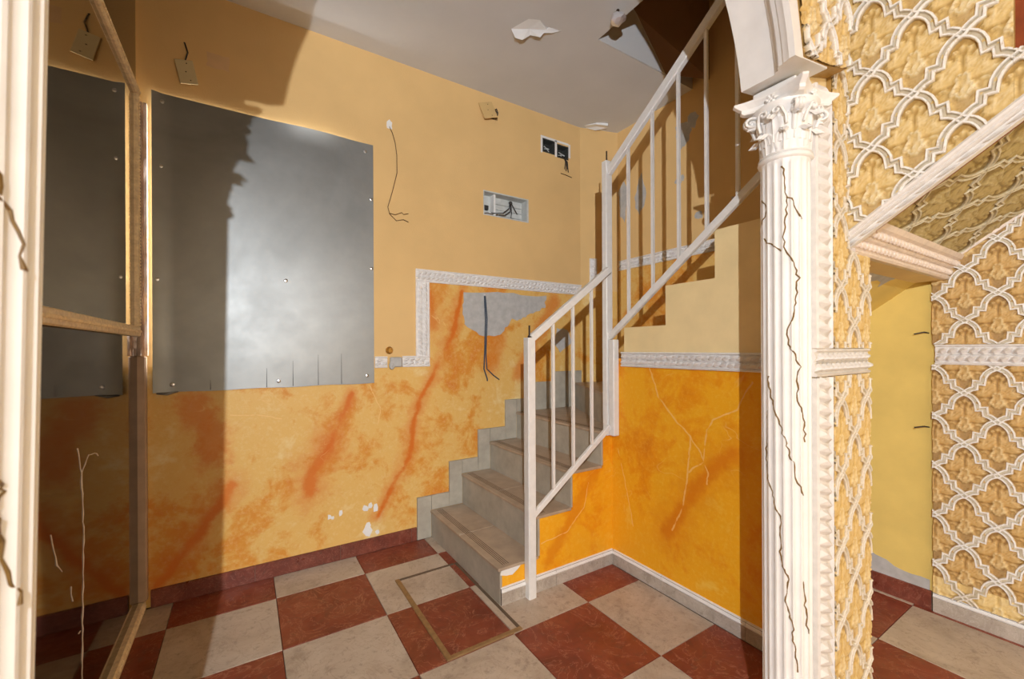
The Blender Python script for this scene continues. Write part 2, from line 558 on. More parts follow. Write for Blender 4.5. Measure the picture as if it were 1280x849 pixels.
# ------------------------------------------------------------------ key dimensions (metres)
YA = 2.48          # back wall face
XC = 1.67          # stair side wall face
XD = 2.50          # far wall of the stairwell
XR = 2.55          # wall below the stairs
YS = 1.645         # open side of the first flight
ZC = 2.857         # ceiling
YJ = 0.55          # face of the arch wall
XU = 1.545         # wall face above the sloping moulding
XL = -0.40         # left wall
FRONT = -2.6
WL = -1.6
TILE = 0.40
TX, TY = -0.282, 2.250
ACX, ACZ = 0.52, 1.77   # arch centre

# ------------------------------------------------------------------ floor
fb = MB()
fb.box((WL - .1, FRONT - .1, -0.12), (XR + .1, YA + .1, -0.012))
floor = struct(fb.obj('floor', 'joint_grey'), 'floor of red and pale checkered marble tiles below the staircase', 'floor')
tile_meshes = {}
def tile_mesh(x0, x1, y0, y1, mat):
    key = (round(x1 - x0, 3), round(y1 - y0, 3), mat)
    if key not in tile_meshes:
        mb = MB(); g = 0.0011; w_, d_ = (x1 - x0) / 2 - g, (y1 - y0) / 2 - g; e = 0.0012
        vs = [(-w_, -d_, -.012), (w_, -d_, -.012), (w_, d_, -.012), (-w_, d_, -.012),
              (-w_, -d_, -e), (w_, -d_, -e), (w_, d_, -e), (-w_, d_, -e),
              (-w_ + e, -d_ + e, 0), (w_ - e, -d_ + e, 0), (w_ - e, d_ - e, 0), (-w_ + e, d_ - e, 0)]
        fs = [(0, 3, 2, 1), (8, 9, 10, 11)]
        for b in (0, 4):
            for i in range(4):
                fs.append((b + i, b + (i + 1) % 4, b + 4 + (i + 1) % 4, b + 4 + i))
        mb.add(vs, fs)
        tile_meshes[key] = mb.mesh('tile', mat)
    return tile_meshes[key]
regions = [(-0.395, 1.655, 0.65, 2.468), (-1.2, 2.54, -1.2, 0.65), (1.79, 2.54, 0.65, 1.6)]
for i in range(-3, 8):
    for j in range(-9, 1):
        mat = 'tile_red' if (i + j) % 2 == 0 else 'tile_pale'
        x0, y0 = TX + i * TILE, TY + j * TILE
        for rx0, rx1, ry0, ry1 in regions:
            a0, a1, b0, b1 = max(x0, rx0), min(x0 + TILE, rx1), max(y0, ry0), min(y0 + TILE, ry1)
            if a1 - a0 < 0.012 or b1 - b0 < 0.012:
                continue
            if a0 > 0.97 and b0 > 1.65 and a1 < 1.66:
                continue          # under the solid first flight
            o = instance(tile_mesh(a0, a1, b0, b1, mat), 'tile', floor)
            o.location = ((a0 + a1) / 2, (b0 + b1) / 2, random.uniform(-0.0006, 0.0004))
            o.rotation_euler = (random.uniform(-.0008, .0008), random.uniform(-.0008, .0008), 0)

# hatch frame let into the floor
hx0, hx1, hy0, hy1 = 0.627, 0.962, 1.452, 2.10
h = thing('floor_hatch', 'narrow brass angle frame of a floor hatch at the foot of the stairs', 'hatch', (hx0, hy0, 0))
for a, b in (((hx0, hy0), (hx0 + .022, hy1)), ((hx0 + .022, hy0), (hx1, hy0 + .02))):
    MB().bevel_box((*a, -0.004), (*b, 0.005), 0.0015).obj('frame_bar', 'brass_strip', h)
for a, b in (((hx0 + .022, hy1 - .014), (hx1 - .02, hy1)), ((hx1 - .014, hy0 + .02), (hx1, hy1))):
    MB().bevel_box((*a, -0.004), (*b, 0.003), 0.001).obj('frame_bar', 'groove_dark', h)

# ------------------------------------------------------------------ ceiling with the stairwell opening
mb = MB()
HX, HY = 1.654, 1.722
wall_grid(mb, [WL - .1, HX, 2.53, XR + .1], [FRONT - .1, 0.66, HY, YA + .15],
          lambda u, v: None if (HX < u < 2.53 and 0.66 < v < HY) else 0, 0.22, lambda u, v, d: (u, v, ZC + d))
ceiling = struct(mb.obj('ceiling', 'ceiling_white'), 'flat white ceiling with peeling paint and a stairwell opening', 'ceiling')
# peeling paint flakes
def flake(pts, z=ZC, th=0.012):
    m = MB(); n = len(pts)
    c = (sum(p[0] for p in pts) / n, sum(p[1] for p in pts) / n)
    vs = [(x, y, z - (d if d else 0.0005)) for x, y, d in pts] + [(c[0], c[1], z - th * .5)] + [(x, y, z) for x, y, d in pts]
    fs = [(i, (i + 1) % n, n) for i in range(n)] + [(i, (i + 1) % n, n + 1 + (i + 1) % n, n + 1 + i) for i in range(n)]
    m.add(vs, fs)
    return m.obj('paint_flake', 'ceiling_flake', ceiling)
flake([(1.205, 1.905, 0), (1.245, 1.80, 0), (1.30, 1.775, 0), (1.36, 1.80, .012), (1.345, 1.835, .035), (1.30, 1.865, .022), (1.27, 1.895, .04), (1.235, 1.915, .03)])
flake([(1.345, 1.82, .02), (1.37, 1.79, .0), (1.44, 1.775, 0), (1.40, 1.80, .012)])
flake([(2.20, 2.44, .0), (2.25, 2.36, .012), (2.33, 2.32, .02), (2.36, 2.36, .012), (2.30, 2.42, .02), (2.24, 2.46, .0)])
# stairwell shaft above the ceiling
mb = MB()
mb.box((HX - .1, 0.56, ZC + .22), (HX, HY + .1, 4.4))
mb.box((HX - .1, 0.56, ZC + .22), (2.5, 0.66, 4.4))
mb.box((HX - .1, 0.56, 4.4), (2.7, 2.5, 4.5))
struct(mb.obj('wall_shaft', 'peach_paint'), 'walls of the stairwell shaft above the ceiling opening', 'wall')
mb = MB()
P1, P2, P3, P4 = Vector((HX, 1.718, ZC)), Vector((2.22, 1.714, ZC)), Vector((1.938, 1.694, 3.1)), Vector((HX, 1.692, 3.30))
t4 = Vector((0, .003, 0))
mb.prism([P1, P2, P3, P4], t4)
struct(mb.obj('trim_1', 'ceiling_white'), 'white sloping face at the edge of the stairwell opening', 'soffit')
mb = MB()
mb.prism([P2, Vector((2.499, 1.60, ZC)), Vector((2.499, 1.60, 4.39)), Vector((HX + .001, 1.66, 4.39)), P4, P3], t4)
struct(mb.obj('trim_2', 'shaft_plaster'), 'brownish plaster face above the stairs beside the white sloping face', 'soffit')

# ------------------------------------------------------------------ back wall
JB = (1.343, 1.706, 2.046, 2.211)
SB1 = (1.832, 1.945, 2.585, 2.685); SB2 = (1.965, 2.075, 2.575, 2.675)
WIN = (-0.338, 0.54, 1.10, 2.305)
PH = (1.40, 1.455, 2.70, 2.775)
def back_cell(x, z):
    for a in (JB, SB1, SB2, WIN, PH):
        if a[0] < x < a[1] and a[2] < z < a[3]:
            return None
    if x < 0.92:
        return 1 if z < 1.08 else 0
    return 1 if z < 1.60 else 0
mb = MB()
xs = [XL - .1, 0.92, 2.19]; zs = [0, 1.08, 1.60, ZC]
for a in (JB, SB1, SB2, WIN, PH):
    xs += a[:2]; zs += a[2:]
wall_grid(mb, xs, zs, back_cell, 0.12, lambda u, v, d: (u, YA + d, v))
wall_back = struct(mb.obj('wall_back', ['peach_paint', 'orange_back']), 'back wall, peach above and orange sponged marble paint below', 'wall')
# the closed recess behind the window opening
mb = MB()
mb.box((WIN[0] - .05, 2.74, WIN[2] - .05), (WIN[1] + .05, 2.78, WIN[3] + .05))
mb.box((WIN[0] - .05, 2.60, WIN[2] - .05), (WIN[0], 2.74, WIN[3] + .05)); mb.box((WIN[1], 2.60, WIN[2] - .05), (WIN[1] + .05, 2.74, WIN[3] + .05))
mb.box((WIN[0], 2.60, WIN[2] - .05), (WIN[1], 2.74, WIN[2])); mb.box((WIN[0], 2.60, WIN[3]), (WIN[1], 2.74, WIN[3] + .05))
struct(mb.obj('window_1', 'white_plaster'), 'blocked window recess hidden behind the metal sheet', 'window')

# shallow chamfered wall beside the back wall, then the far wall of the stairwell
mb = MB()
mb.prism([(2.19, YA, 1.60), (2.52, 2.38, 1.60), (2.52, 2.6, 1.60), (2.19, 2.6, 1.60)], (0, 0, ZC - 1.60), 0)
mb.prism([(2.19, YA, 0), (2.52, 2.38, 0), (2.52, 2.6, 0), (2.19, 2.6, 0)], (0, 0, 1.60), 1)
struct(mb.obj('wall_corner', ['peach_paint', 'orange_back']), 'slanted peach wall strip in the far corner of the stairs', 'wall')
mb = MB()
mb.prism([(XD, 0.66, 1.8), (XD, 2.42, 1.8), (XD, 2.42, 4.4), (XD, 0.66, 4.4)], (.1, 0, 0), 0)
mb.prism([(XD, 0.66, 1.55), (XD, 1.6, .80), (XD, 1.6, 0), (XD, 2.42, 0), (XD, 2.42, 1.8), (XD, 0.66, 1.8)], (.1, 0, 0), 1)
wall_far = struct(mb.obj('wall_stairwell', ['peach_paint', 'orange_back']), 'far stairwell wall crossed by shadows of the railing', 'wall')

# plaster patches and chips
def patch(pts, plane, mat, parent, th=None, name='plaster_patch', sub=5, jit=0.008):
    """pts in wall coordinates; ragged outline"""
    out = []
    th = th if th else random.uniform(.0010, .0022)
    for i, p in enumerate(pts):
        q = pts[(i + 1) % len(pts)]
        for k in range(sub):
            f = k / sub
            a = p[0] + (q[0] - p[0]) * f; b = p[1] + (q[1] - p[1]) * f
            out.append((a + random.uniform(-jit, jit), b + random.uniform(-jit, jit)))
    n = len(out); cx = sum(p[0] for p in out) / n; cy = sum(p[1] for p in out) / n
    m = MB()
    vs = [plane(a, b, th) for a, b in out] + [plane(a, b, -0.001) for a, b in out] 
    fs = [tuple(range(n)), tuple(range(2 * n - 1, n - 1, -1))] + [(i, n + i, n + (i + 1) % n, (i + 1) % n) for i in range(n)]
    m.add(vs, fs)
    return m.obj(name, mat, parent)
onA = lambda a, b, t: (a, YA - t, b)
onD = lambda a, b, t: (XD - t, a, b)
onR = lambda a, b, t: (XR - t, a, b)
o = patch([(1.194, 1.519), (1.50, 1.535), (1.857, 1.535), (1.843, 1.451), (1.72, 1.40), (1.615, 1.355), (1.562, 1.364), (1.50, 1.28), (1.435, 1.24), (1.312, 1.248), (1.207, 1.313), (1.184, 1.415)], onA, 'grey_plaster', wall_back)
o['label'] = 'grey bare plaster patch under the dado moulding'
for cx, cz, r in ((0.385, 0.245, .014), (0.442, 0.25, .018), (0.40, .235, .008), (0.575, 0.25, .02), (0.63, 0.245, .022), (0.60, .262, .015), (0.585, 0.12, .026), (0.59, 0.15, .016), (0.642, 0.105, .014)):
    patch([(cx + r * math.cos(a) * random.uniform(.6, 1.2), cz + r * 1.2 * math.sin(a) * random.uniform(.6, 1.2)) for a in [k * math.pi / 3 for k in range(6)]], onA, 'white_plaster', wall_back, sub=1, jit=.002, name='paint_chip')
patch([(-.149, 2.58), (-.06, 2.58), (-.06, 2.51), (-.149, 2.51)], onA, 'tape_tan', wall_back, sub=3, jit=.004, th=.0006, name='tape_mark')
for cy, cz, ry, rz in ((1.80, 2.60, .06, .10), (2.33, 2.30, .05, .16), (2.16, 2.30, .05, .15), (1.72, 2.66, .04, .06), (1.82, 2.30, .04, .03), (1.68, 2.02, .03, .03), (1.60, 1.92, .05, .025), (1.45, 2.05, .02, .02)):
    patch([(cy + ry * math.cos(a) * random.uniform(.6, 1.2), cz + rz * math.sin(a) * random.uniform(.7, 1.15)) for a in [k * math.pi / 5 for k in range(10)]], onD, 'grey_plaster', wall_far, sub=2, jit=.006, th=.001)
patch([(2.05, 1.30), (2.10, 1.20), (1.98, 1.12), (1.93, 1.2), (1.96, 1.3)], onA, 'grey_plaster', wall_back, sub=3)

# ------------------------------------------------------------------ rope / leaf mouldings
def rope(name, p, q, width, nrm, rows=2, step=0.03, th=0.014, mat='moulding_white', label=None, parent=None, slant=1, ends=True):
    """leaf moulding from p to q (centre line), facing nrm"""
    p = Vector(p); q = Vector(q); nrm = Vector(nrm).normalized()
    d = q - p; L = d.length; d.normalize(); s = nrm.cross(d).normalized()
    m = MB()
    sec = [(-width / 2, 0), (-width / 2, th * .8), (-width / 2 + .006, th), (-width / 2 + .010, th * .55)]
    rw = (width - .02) / rows
    for r_ in range(rows):
        c = -width / 2 + .010 + rw * (r_ + .5)
        sec += [(c - rw * .44, th * .5), (c, th * .75), (c + rw * .44, th * .5)]
        if r_ < rows - 1:
            sec += [(c + rw * .5, th * .85)]
    sec += [(width / 2 - .010, th * .55), (width / 2 - .006, th), (width / 2, th * .8), (width / 2, 0)]
    n = len(sec)
    vs = [p + s * a + nrm * b for a, b in sec] + [q + s * a + nrm * b for a, b in sec]
    m.add(vs, [(i, i + 1, n + i + 1, n + i) for i in range(n - 1)] + [tuple(range(n)), tuple(range(2 * n - 1, n - 1, -1)), (n - 1, 0, n, 2 * n - 1)])
    k = max(1, int(L / step))
    for r_ in range(rows):
        c = -width / 2 + .010 + rw * (r_ + .5)
        for i in range(k):
            t0 = (i + .5) / k * L + (step * .3 * (r_ % 2))
            if t0 > L - step * .3:
                continue
            cen = p + d * t0 + s * c + nrm * th * .62
            # a slanted leaf: pointed, humped in the middle
            a = d * step * .62 + s * (rw * .30 * slant); b = s * rw * .36 - d * step * .14 * slant
            lv = [cen - a, cen - a * .3 - b, cen + a * .55 - b * .8, cen + a, cen + a * .3 + b, cen - a * .5 + b * .8,
                  cen + nrm * th * 1.0 - a * .2, cen + nrm * th * .8 + a * .45]
            m.add(lv, [(0, 1, 6), (1, 2, 7, 6), (2, 3, 7), (3, 4, 7), (4, 5, 6, 7), (5, 0, 6)])
    o = m.obj(name, mat, parent)
    if parent is None:
        struct(o, label, 'moulding')
    return o
nA = (0, -1, 0)
rope('trim_3', (0.874, YA, 1.602), (2.19, YA, 1.602), 0.078, nA, label='white leaf dado moulding along the top of the orange back wall')
rope('trim_4', (0.917, YA, 1.11), (0.917, YA, 1.563), 0.086, nA, label='upright white leaf moulding where the dado steps down')
rope('trim_5', (0.79, YA, 1.081), (0.96, YA, 1.081), 0.066, nA, label='short white leaf moulding at the foot of the dado step')
o = rope('trim_6', (0.63, YA, 1.08), (0.70, YA, 1.08), 0.066, nA, label='broken end of white moulding beside the metal sheet')
mb = MB(); mb.bevel_box((0.715, YA - .022, 1.05), (0.785, YA, 1.108), .006); mb.ball((0.725, YA - .015, 1.06), .018, .012, .025)
o = tag(mb.obj('moulding_fragment', 'grey_plaster'), 'crumbled grey plaster lump in the gap of the dado moulding', 'fragment')
dch = Vector((2.52 - 2.19, -0.10, 0)).normalized(); nch = Vector((-dch.y, dch.x, 0)); nch = nch if nch.y < 0 else -nch
rope('trim_7', (2.29, 2.4495, 1.66), (2.29, 2.4495, 1.85), 0.06, nch, rows=1, label='short upright moulding on the slanted corner wall')
rope('trim_8', (XD, 2.37, 1.80), (XD, 0.70, 1.80), 0.075, (-1, 0, 0), label='white leaf moulding on the stairwell wall behind the upper railing')
rope('trim_9', (XC, 1.565, 1.097), (XC, 0.69, 1.097), 0.075, (-1, 0, 0), th=.018, label='white leaf moulding along the side of the upper flight')
rope('trim_10', (1.32, YJ, 1.112), (1.688, YJ, 1.112), 0.077, (0, -1, 0), th=.018, label='white leaf moulding crossing the relief wall by the column')
rope('trim_11', (1.372, YJ, 0.0), (1.372, YJ, 1.07), 0.10, (0, -1, 0), rows=1, step=.036, th=.018, label='upright rope moulding beside the column below the dado')
rope('trim_12', (1.372, YJ, 1.152), (1.372, YJ, 1.88), 0.10, (0, -1, 0), rows=1, step=.036, th=.018, label='upright rope moulding beside the column above the dado')
rope('trim_13', (XR - .012, 0.575, 1.121), (XR - .012, -0.6, 1.121), 0.085, (-1, 0, 0), th=.018, mat='moulding_white', label='white leaf moulding across the relief wall under the stairs')

# ------------------------------------------------------------------ baseboards
def board_run(name, label, p, q, nrm, h, th, mat, tile=0.4, cap=None, first=None):
    p = Vector(p); q = Vector(q); d = q - p; L = d.length; d.normalize(); nrm = Vector(nrm)
    m = MB(); m.prism([p, p + d * L, p + d * L + nrm * (th - .002), p + nrm * (th - .002)], (0, 0, h - .004))
    base = struct(m.obj(name, 'joint_grey'), label, 'baseboard')
    t0 = 0.0; t1 = first if first else tile
    while t0 < L - 0.01:
        t1 = min(t1, L)
        a, b = p + d * (t0 + .001), p + d * (t1 - .001)
        m = MB()
        top = h - (.022 if cap else 0)
        e = .003
        sec = [(0, 0.0), (th, 0.0), (th, top - e), (th - e, top), (0, top)]
        vs = [a + nrm * x + Vector((0, 0, z)) for x, z in sec] + [b + nrm * x + Vector((0, 0, z)) for x, z in sec]
        n = len(sec)
        m.add(vs, [tuple(range(n)), tuple(range(2 * n - 1, n - 1, -1))] + [(i, (i + 1) % n, n + (i + 1) % n, n + i) for i in range(n)])
        m.obj('tile', mat, base)
        if cap:
            m = MB()
            sec = [(0, top + .001), (th + .002, top + .001), (th + .004, top + .006), (th, top + .010), (th, top + .013), (th - .004, top + .020), (0, top + .022)]
            n = len(sec)
            vs = [a + nrm * x + Vector((0, 0, z)) for x, z in sec] + [b + nrm * x + Vector((0, 0, z)) for x, z in sec]
            m.add(vs, [tuple(range(n)), tuple(range(2 * n - 1, n - 1, -1))] + [(i, (i + 1) % n, n + (i + 1) % n, n + i) for i in range(n)])
            m.obj('cap_tile', cap, base)
        t0 = t1; t1 += tile
    return base
board_run('baseboard_back', 'red marble tile baseboard along the back wall', (-0.362, YA, 0), (0.872, YA, 0), (0, -1, 0), 0.078, 0.012, 'skirting_red')
board_run('baseboard_stair', 'pale marble baseboard along the side of the first flight', (0.968, YS, 0), (1.667, YS, 0), (0, -1, 0), 0.078, 0.012, 'skirting_pale', cap='white_plaster', tile=.31)
board_run('baseboard_right', 'pale marble baseboard below the upper flight', (XC, YS - .013, 0), (XC, 0.69, 0), (-1, 0, 0), 0.078, 0.012, 'skirting_pale', cap='white_plaster', first=.31)
board_run('baseboard_closet', 'red marble baseboard at the foot of the yellow wall', (XR, 1.6, 0), (XR, 0.592, 0), (-1, 0, 0), 0.082, 0.012, 'skirting_red')
board_run('baseboard_relief', 'pale baseboard below the relief wall under the stairs', (XR, 0.588, 0), (XR, -0.8, 0), (-1, 0, 0), 0.085, 0.016, 'skirting_pale', cap='white_plaster')

# ------------------------------------------------------------------ staircase
RISE = 0.18
st = thing('staircase', 'turning staircase of grey tiled steps with orange and cream painted sides', 'staircase', (0.965, YS, 0))
RX = [0.965, 1.175, 1.38, 1.59]
RZ = [0.165, 0.355, 0.535, 0.715]
# solid of the first flight (orange side)
pts = [(0.977, 0)]
for i in range(4):
    pts += [(RX[i] + .012, RZ[i] - .012)]
    pts += [(RX[i + 1] + .012 if i < 3 else XC, RZ[i] - .012)]
pts += [(XC, 0)]
MB().prism([(x, YS, z) for x, z in pts], (0, YA - YS, 0)).obj('flight_side', 'orange_stair', st)
for i in range(4):
    zb = RZ[i - 1] if i else 0.0
    m = MB(); m.bevel_box((RX[i], YS - .002, zb), (RX[i] + .012, 2.468, RZ[i] - .014), .001)
    m.obj('riser', 'step_tile', st)
    x1 = RX[i + 1] + .004 if i < 3 else 1.67
    ymid = 2.06
    for y0, y1 in ((YS - .004, ymid), (ymid, 2.468)):
        m = MB(); m.bevel_box((RX[i] - .008, y0 + .0006, RZ[i] - .014), (x1, y1 - .0006, RZ[i]), .002)
        tr = m.obj('tread', 'tread_tile', st)
    m = MB()
    for k in range(4):
        m.box((RX[i] + .028 + k * .010, YS + .02, RZ[i] - .003), (RX[i] + .031 + k * .010, 2.45, RZ[i] + .0006))
    m.obj('tread_groove', 'groove_dark', tr)
patch([(0.972, .155), (1.08, .155), (1.06, .135), (1.03, .118), (1.0, .125), (0.97, .132)], lambda a, b, t: (a, YS - t - .001, b), 'white_plaster', st, sub=2, jit=.003, name='broken_edge')
# winders round the corner post
PV = Vector((1.67, YS, 0))
def ray_hit(ang):
    d = Vector((math.cos(ang), math.sin(ang), 0)); ks = []
    if d.x > 1e-6: ks.append((XD - PV.x) / d.x)
    if d.y > 1e-6: ks.append((2.468 - PV.y) / d.y)
    return PV + d * min(ks)
WZ = [0.895, 1.075]
angs = [math.radians(62), math.radians(28)]
cor = Vector((XD, 2.40, 0)); cor0 = Vector((2.19, 2.468, 0))
landing = [Vector((1.67, YS, 0)), Vector((1.67, 2.468, 0)), cor0, cor, Vector((XD, YS, 0))]
MB().prism([p + Vector((0, 0, .3)) for p in landing], (0, 0, RZ[3] - .3)).obj('tread', 'tread_tile', st)
for k in range(2):
    h_ = ray_hit(angs[k])
    poly = [PV.copy(), h_] + ([cor0, cor] if (k == 0 and h_.x < 2.19) else ([cor] if h_.y > 2.38 and h_.x < XD - .01 else [])) + [Vector((XD, YS, 0))]
    MB().prism([p + Vector((0, 0, RZ[3])) for p in poly], (0, 0, WZ[k] - .014 - RZ[3])).obj('riser', 'step_tile', st)
    MB().prism([p + Vector((0, 0, WZ[k] - .014)) for p in poly], (0, 0, .014)).obj('tread', 'tread_tile', st)
# second flight, rising towards the viewer
FY = [1.555, 1.297, 1.05, 0.80, 0.55, 0.30]
FZ = [1.257, 1.443, 1.645, 1.835, 2.025, 2.215]
def slope_z(y):
    return 1.510 + 0.745 * (0.55 - y)
pts = [(FY[0], 0.72)]
for i in range(6):
    pts.append((FY[i], FZ[i] - .012))
    pts.append((FY[i + 1] if i < 5 else 0.06, FZ[i] - .012))
pts += [(0.06, slope_z(0.06) + .06), (1.50, slope_z(1.50) + .06)]
MB().prism([(XC + .06, y, z) for y, z in pts], (XD - XC - .06, 0, 0)).obj('flight_body', 'step_tile', st)
# cream painted side of the upper flight
pts = [(FY[0], 1.10)]
for i in range(4):
    pts.append((FY[i], FZ[i] + .004)); pts.append((FY[i + 1] if i < 3 else 0.69, FZ[i] + .004))
pts += [(0.69, 1.10)]
MB().prism([(XC, y, z) for y, z in pts], (0.06, 0, 0)).obj('flight_side', 'cream_paint', st)
for i in range(6):
    y1 = FY[i + 1] if i < 5 else 0.06
    MB().bevel_box((XC + .061, y1, FZ[i] - .012), (XD, FY[i] + .006, FZ[i] + .002), .002).obj('tread', 'tread_tile', st)
# stepped skirting tiles against the back wall
for i in range(4):
    zb = RZ[i - 1] if i else 0.0
    x0 = RX[i] - .09
    MB().bevel_box((x0, 2.466, zb + .001), (RX[i] - .001, YA, RZ[i] + .09), .0015).obj('skirting_tile', 'step_tile', st)
    x1 = RX[i + 1] - .09 if i < 3 else 1.66
    MB().bevel_box((RX[i] + .001, 2.466, RZ[i] + .001), (x1 - .001, YA, RZ[i] + .09), .0015).obj('skirting_tile', 'step_tile', st)
MB().bevel_box((1.662, 2.466, RZ[3] + .001), (1.90, YA, WZ[0] + .02), .0015).obj('skirting_tile', 'step_tile', st)
MB().bevel_box((1.902, 2.466, RZ[3] + .001), (2.185, YA, WZ[0] + .09), .0015).obj('skirting_tile', 'step_tile', st)
for i in range(4):
    y1 = FY[i + 1] if i < 3 else 0.7
    MB().bevel_box((XD - .012, y1 + .09, FZ[i] + .003), (XD, FY[i] + .09, FZ[i] + .10), .0015).obj('skirting_tile', 'cream_paint', st)

# orange wall below the upper flight
mb = MB()
mb.box((XC, 0.69, 0), (XC + .12, YS, 1.10), 0)
mb.box((XC + .0601, 0.69, 1.10), (XC + .12, 1.5, slope_z(1.5) + .05), 1)
wall_right = struct(mb.obj('wall_right', ['orange_stair', 'yellow_paint']), 'bright orange sponged wall below the upper flight', 'wall')
# inside of the closet: sloping soffit
mb = MB()
mb.prism([(XC + .12, 0.55, slope_z(.55)), (XC + .12, 1.6, slope_z(1.6)), (XC + .12, 1.6, slope_z(1.6) + .05), (XC + .12, 0.55, slope_z(.55) + .05)], (XR - XC - .12, 0, 0))
soff_in = struct(mb.obj('trim_14', 'yellow_paint'), 'yellow sloping ceiling inside the closet under the stairs', 'soffit')
def onS(a, b, t):
    return (a, b, slope_z(b) - t)
patch([(1.80, .60), (2.33, .60), (2.25, .68), (2.10, .66), (1.95, .72), (1.80, .70)], onS, 'grey_plaster', soff_in, sub=4, jit=.01)
# wall under the stairs
mb = MB()
mb.box((XR, FRONT, 0), (XR + .1, 1.7, ZC))
mb.box((1.79, 1.6, 0), (XR, 1.7, 1.0))
wall_under = struct(mb.obj('wall_closet', 'yellow_paint'), 'yellow painted wall inside the closet under the stairs', 'wall')
top = [(1.0, .16), (.90, .19), (.86, .17), (.83, .185), (.79, .165), (.75, .15), (.72, .14), (.69, .125), (.66, .13), (.63, .135), (.60, .13)]
mb = MB(); vs = []
for y, z in top:
    for k_ in range(1):
        z_ = z + random.uniform(-.006, .006)
        vs += [(XR - .002, y, .075), (XR - .002, y, z_), (XR, y, z_), (XR, y, .075)]
fs = []
for i in range(len(top) - 1):
    fs += [(i * 4 + k_, i * 4 + (k_ + 1) % 4, (i + 1) * 4 + (k_ + 1) % 4, (i + 1) * 4 + k_) for k_ in range(4)]
fs += [(0, 1, 2, 3), tuple((len(top) - 1) * 4 + k_ for k_ in (3, 2, 1, 0))]
mb.add(vs, fs)
mb.obj('plaster_patch', 'grey_plaster', wall_under)
for y_, z_ in ((0.60, 1.215), (0.60, 0.80)):
    m = MB(); m.tube([(XR, y_, z_), (XR - .02, y_ + .01, z_ + .004), (XR - .035, y_ + .04, z_ - .004)], .003, 5)
    m.obj('wire_end', 'wire_black', wall_under)

# ------------------------------------------------------------------ arch wall
def arc(r, a0, a1, n):
    return [(ACX + r * math.cos(a0 + (a1 - a0) * i / n), ACZ + r * math.sin(a0 + (a1 - a0) * i / n)) for i in range(n + 1)]
RO = 0.790
A0 = math.radians(8.7)
mb = MB()
# the wall, as quads between the arch and its outline
XRJ = 1.69
n = 40
a = arc(RO - .02, math.radians(-2), math.radians(182), n)
outer = []
for i in range(n + 1):
    ang = math.radians(-2) + math.radians(184) * i / n
    dx, dz = math.cos(ang), math.sin(ang)
    ks = []
    if dx > 1e-6: ks.append((XRJ - ACX) / dx)
    if dx < -1e-6: ks.append((WL - ACX) / dx)
    if dz > 1e-6: ks.append((ZC - ACZ) / dz)
    k = min(ks)
    outer.append((ACX + dx * k, ACZ + dz * k))
def arch_pt(i, y, which):
    p = (a if which == 0 else outer)[i]
    return (p[0], y, p[1])
for i in range(n):
    seq = [a[i], outer[i]]
    # include the corners of the outline
    for cxn, czn in ((XRJ, ZC), (WL, ZC)):
        a1_ = math.atan2(czn - ACZ, cxn - ACX)
        g0 = math.radians(-2) + math.radians(184) * i / n; g1 = math.radians(-2) + math.radians(184) * (i + 1) / n
        if g0 < a1_ < g1:
            seq.append((cxn, czn))
    seq += [outer[i + 1], a[i + 1]]
    mb.prism([(x, YJ, z) for x, z in seq], (0, .11, 0))
zj = a[0][1]
mb.box((1.335, YJ, 0), (XRJ, YJ + .11, zj + .0))
mb.box((WL, YJ, 0), (-0.275, YJ + .11, zj))
wall_arch = struct(mb.obj('wall_arch', 'cream_paint'), 'wall pierced by the white arch between the two columns', 'wall')
# moulded arch ring
prof = [(.667, .66), (.667, .571), (.658, .566), (.652, .556), (.640, .552), (.632, .545), (.630, .535), (.624, .530), (.622, .522), (.617, .514), (.617, .500), (RO, .500), (RO, .66)]
mb = MB(); ns = 64; np_ = len(prof)
vs = []
for i in range(ns + 1):
    g = A0 + (math.pi - 2 * A0) * i / ns
    for r, y in prof:
        vs.append((ACX + r * math.cos(g), y, ACZ + r * math.sin(g)))
fs = [(i * np_ + k, i * np_ + (k + 1) % np_, (i + 1) * np_ + (k + 1) % np_, (i + 1) * np_ + k) for i in range(ns) for k in range(np_)]
fs += [tuple(range(np_)), tuple(ns * np_ + k for k in range(np_ - 1, -1, -1))]
mb.add(vs, fs)
arch = mb.obj('arch_moulding', 'column_white', smooth=True, angle=25)
tag(arch, 'white moulded arch ring resting on the two column capitals', 'arch')

# upper wall over the sloping moulding
mb = MB()
def zl(y):
    return 1.480 + 0.70 * (YJ - y)
ytop = YJ - (ZC - 1.480) / 0.70
mb.prism([(XU, YJ, zl(YJ)), (XU, YJ, ZC), (XU, FRONT, ZC), (XU, FRONT, ZC - .01), (XU, ytop, ZC - .01)], (.10, 0, 0))
wall_upper = struct(mb.obj('wall_upper_right', 'terracotta'), 'wall above the sloping moulding, terracotta under the relief', 'wall')
# soffit slab
mb = MB()
mb.prism([(XU + .1, YJ - .0, slope_z(YJ) + .02), (XU + .1, -0.9, slope_z(-.9) + .02), (XU + .1, -0.9, slope_z(-.9) + .08), (XU + .1, YJ, slope_z(YJ) + .08)], (XR - XU - .1, 0, 0))
soffit = struct(mb.obj('trim_15', 'grey_plaster'), 'sloping underside of the upper flight beyond the column', 'soffit')
mb = MB(); mb.box((XRJ, YJ, slope_z(YJ)), (XR, YJ + .11, ZC)); 
struct(mb.obj('wall_lintel', 'cream_paint'), 'wall above the closet opening, behind the sloping soffit', 'wall')

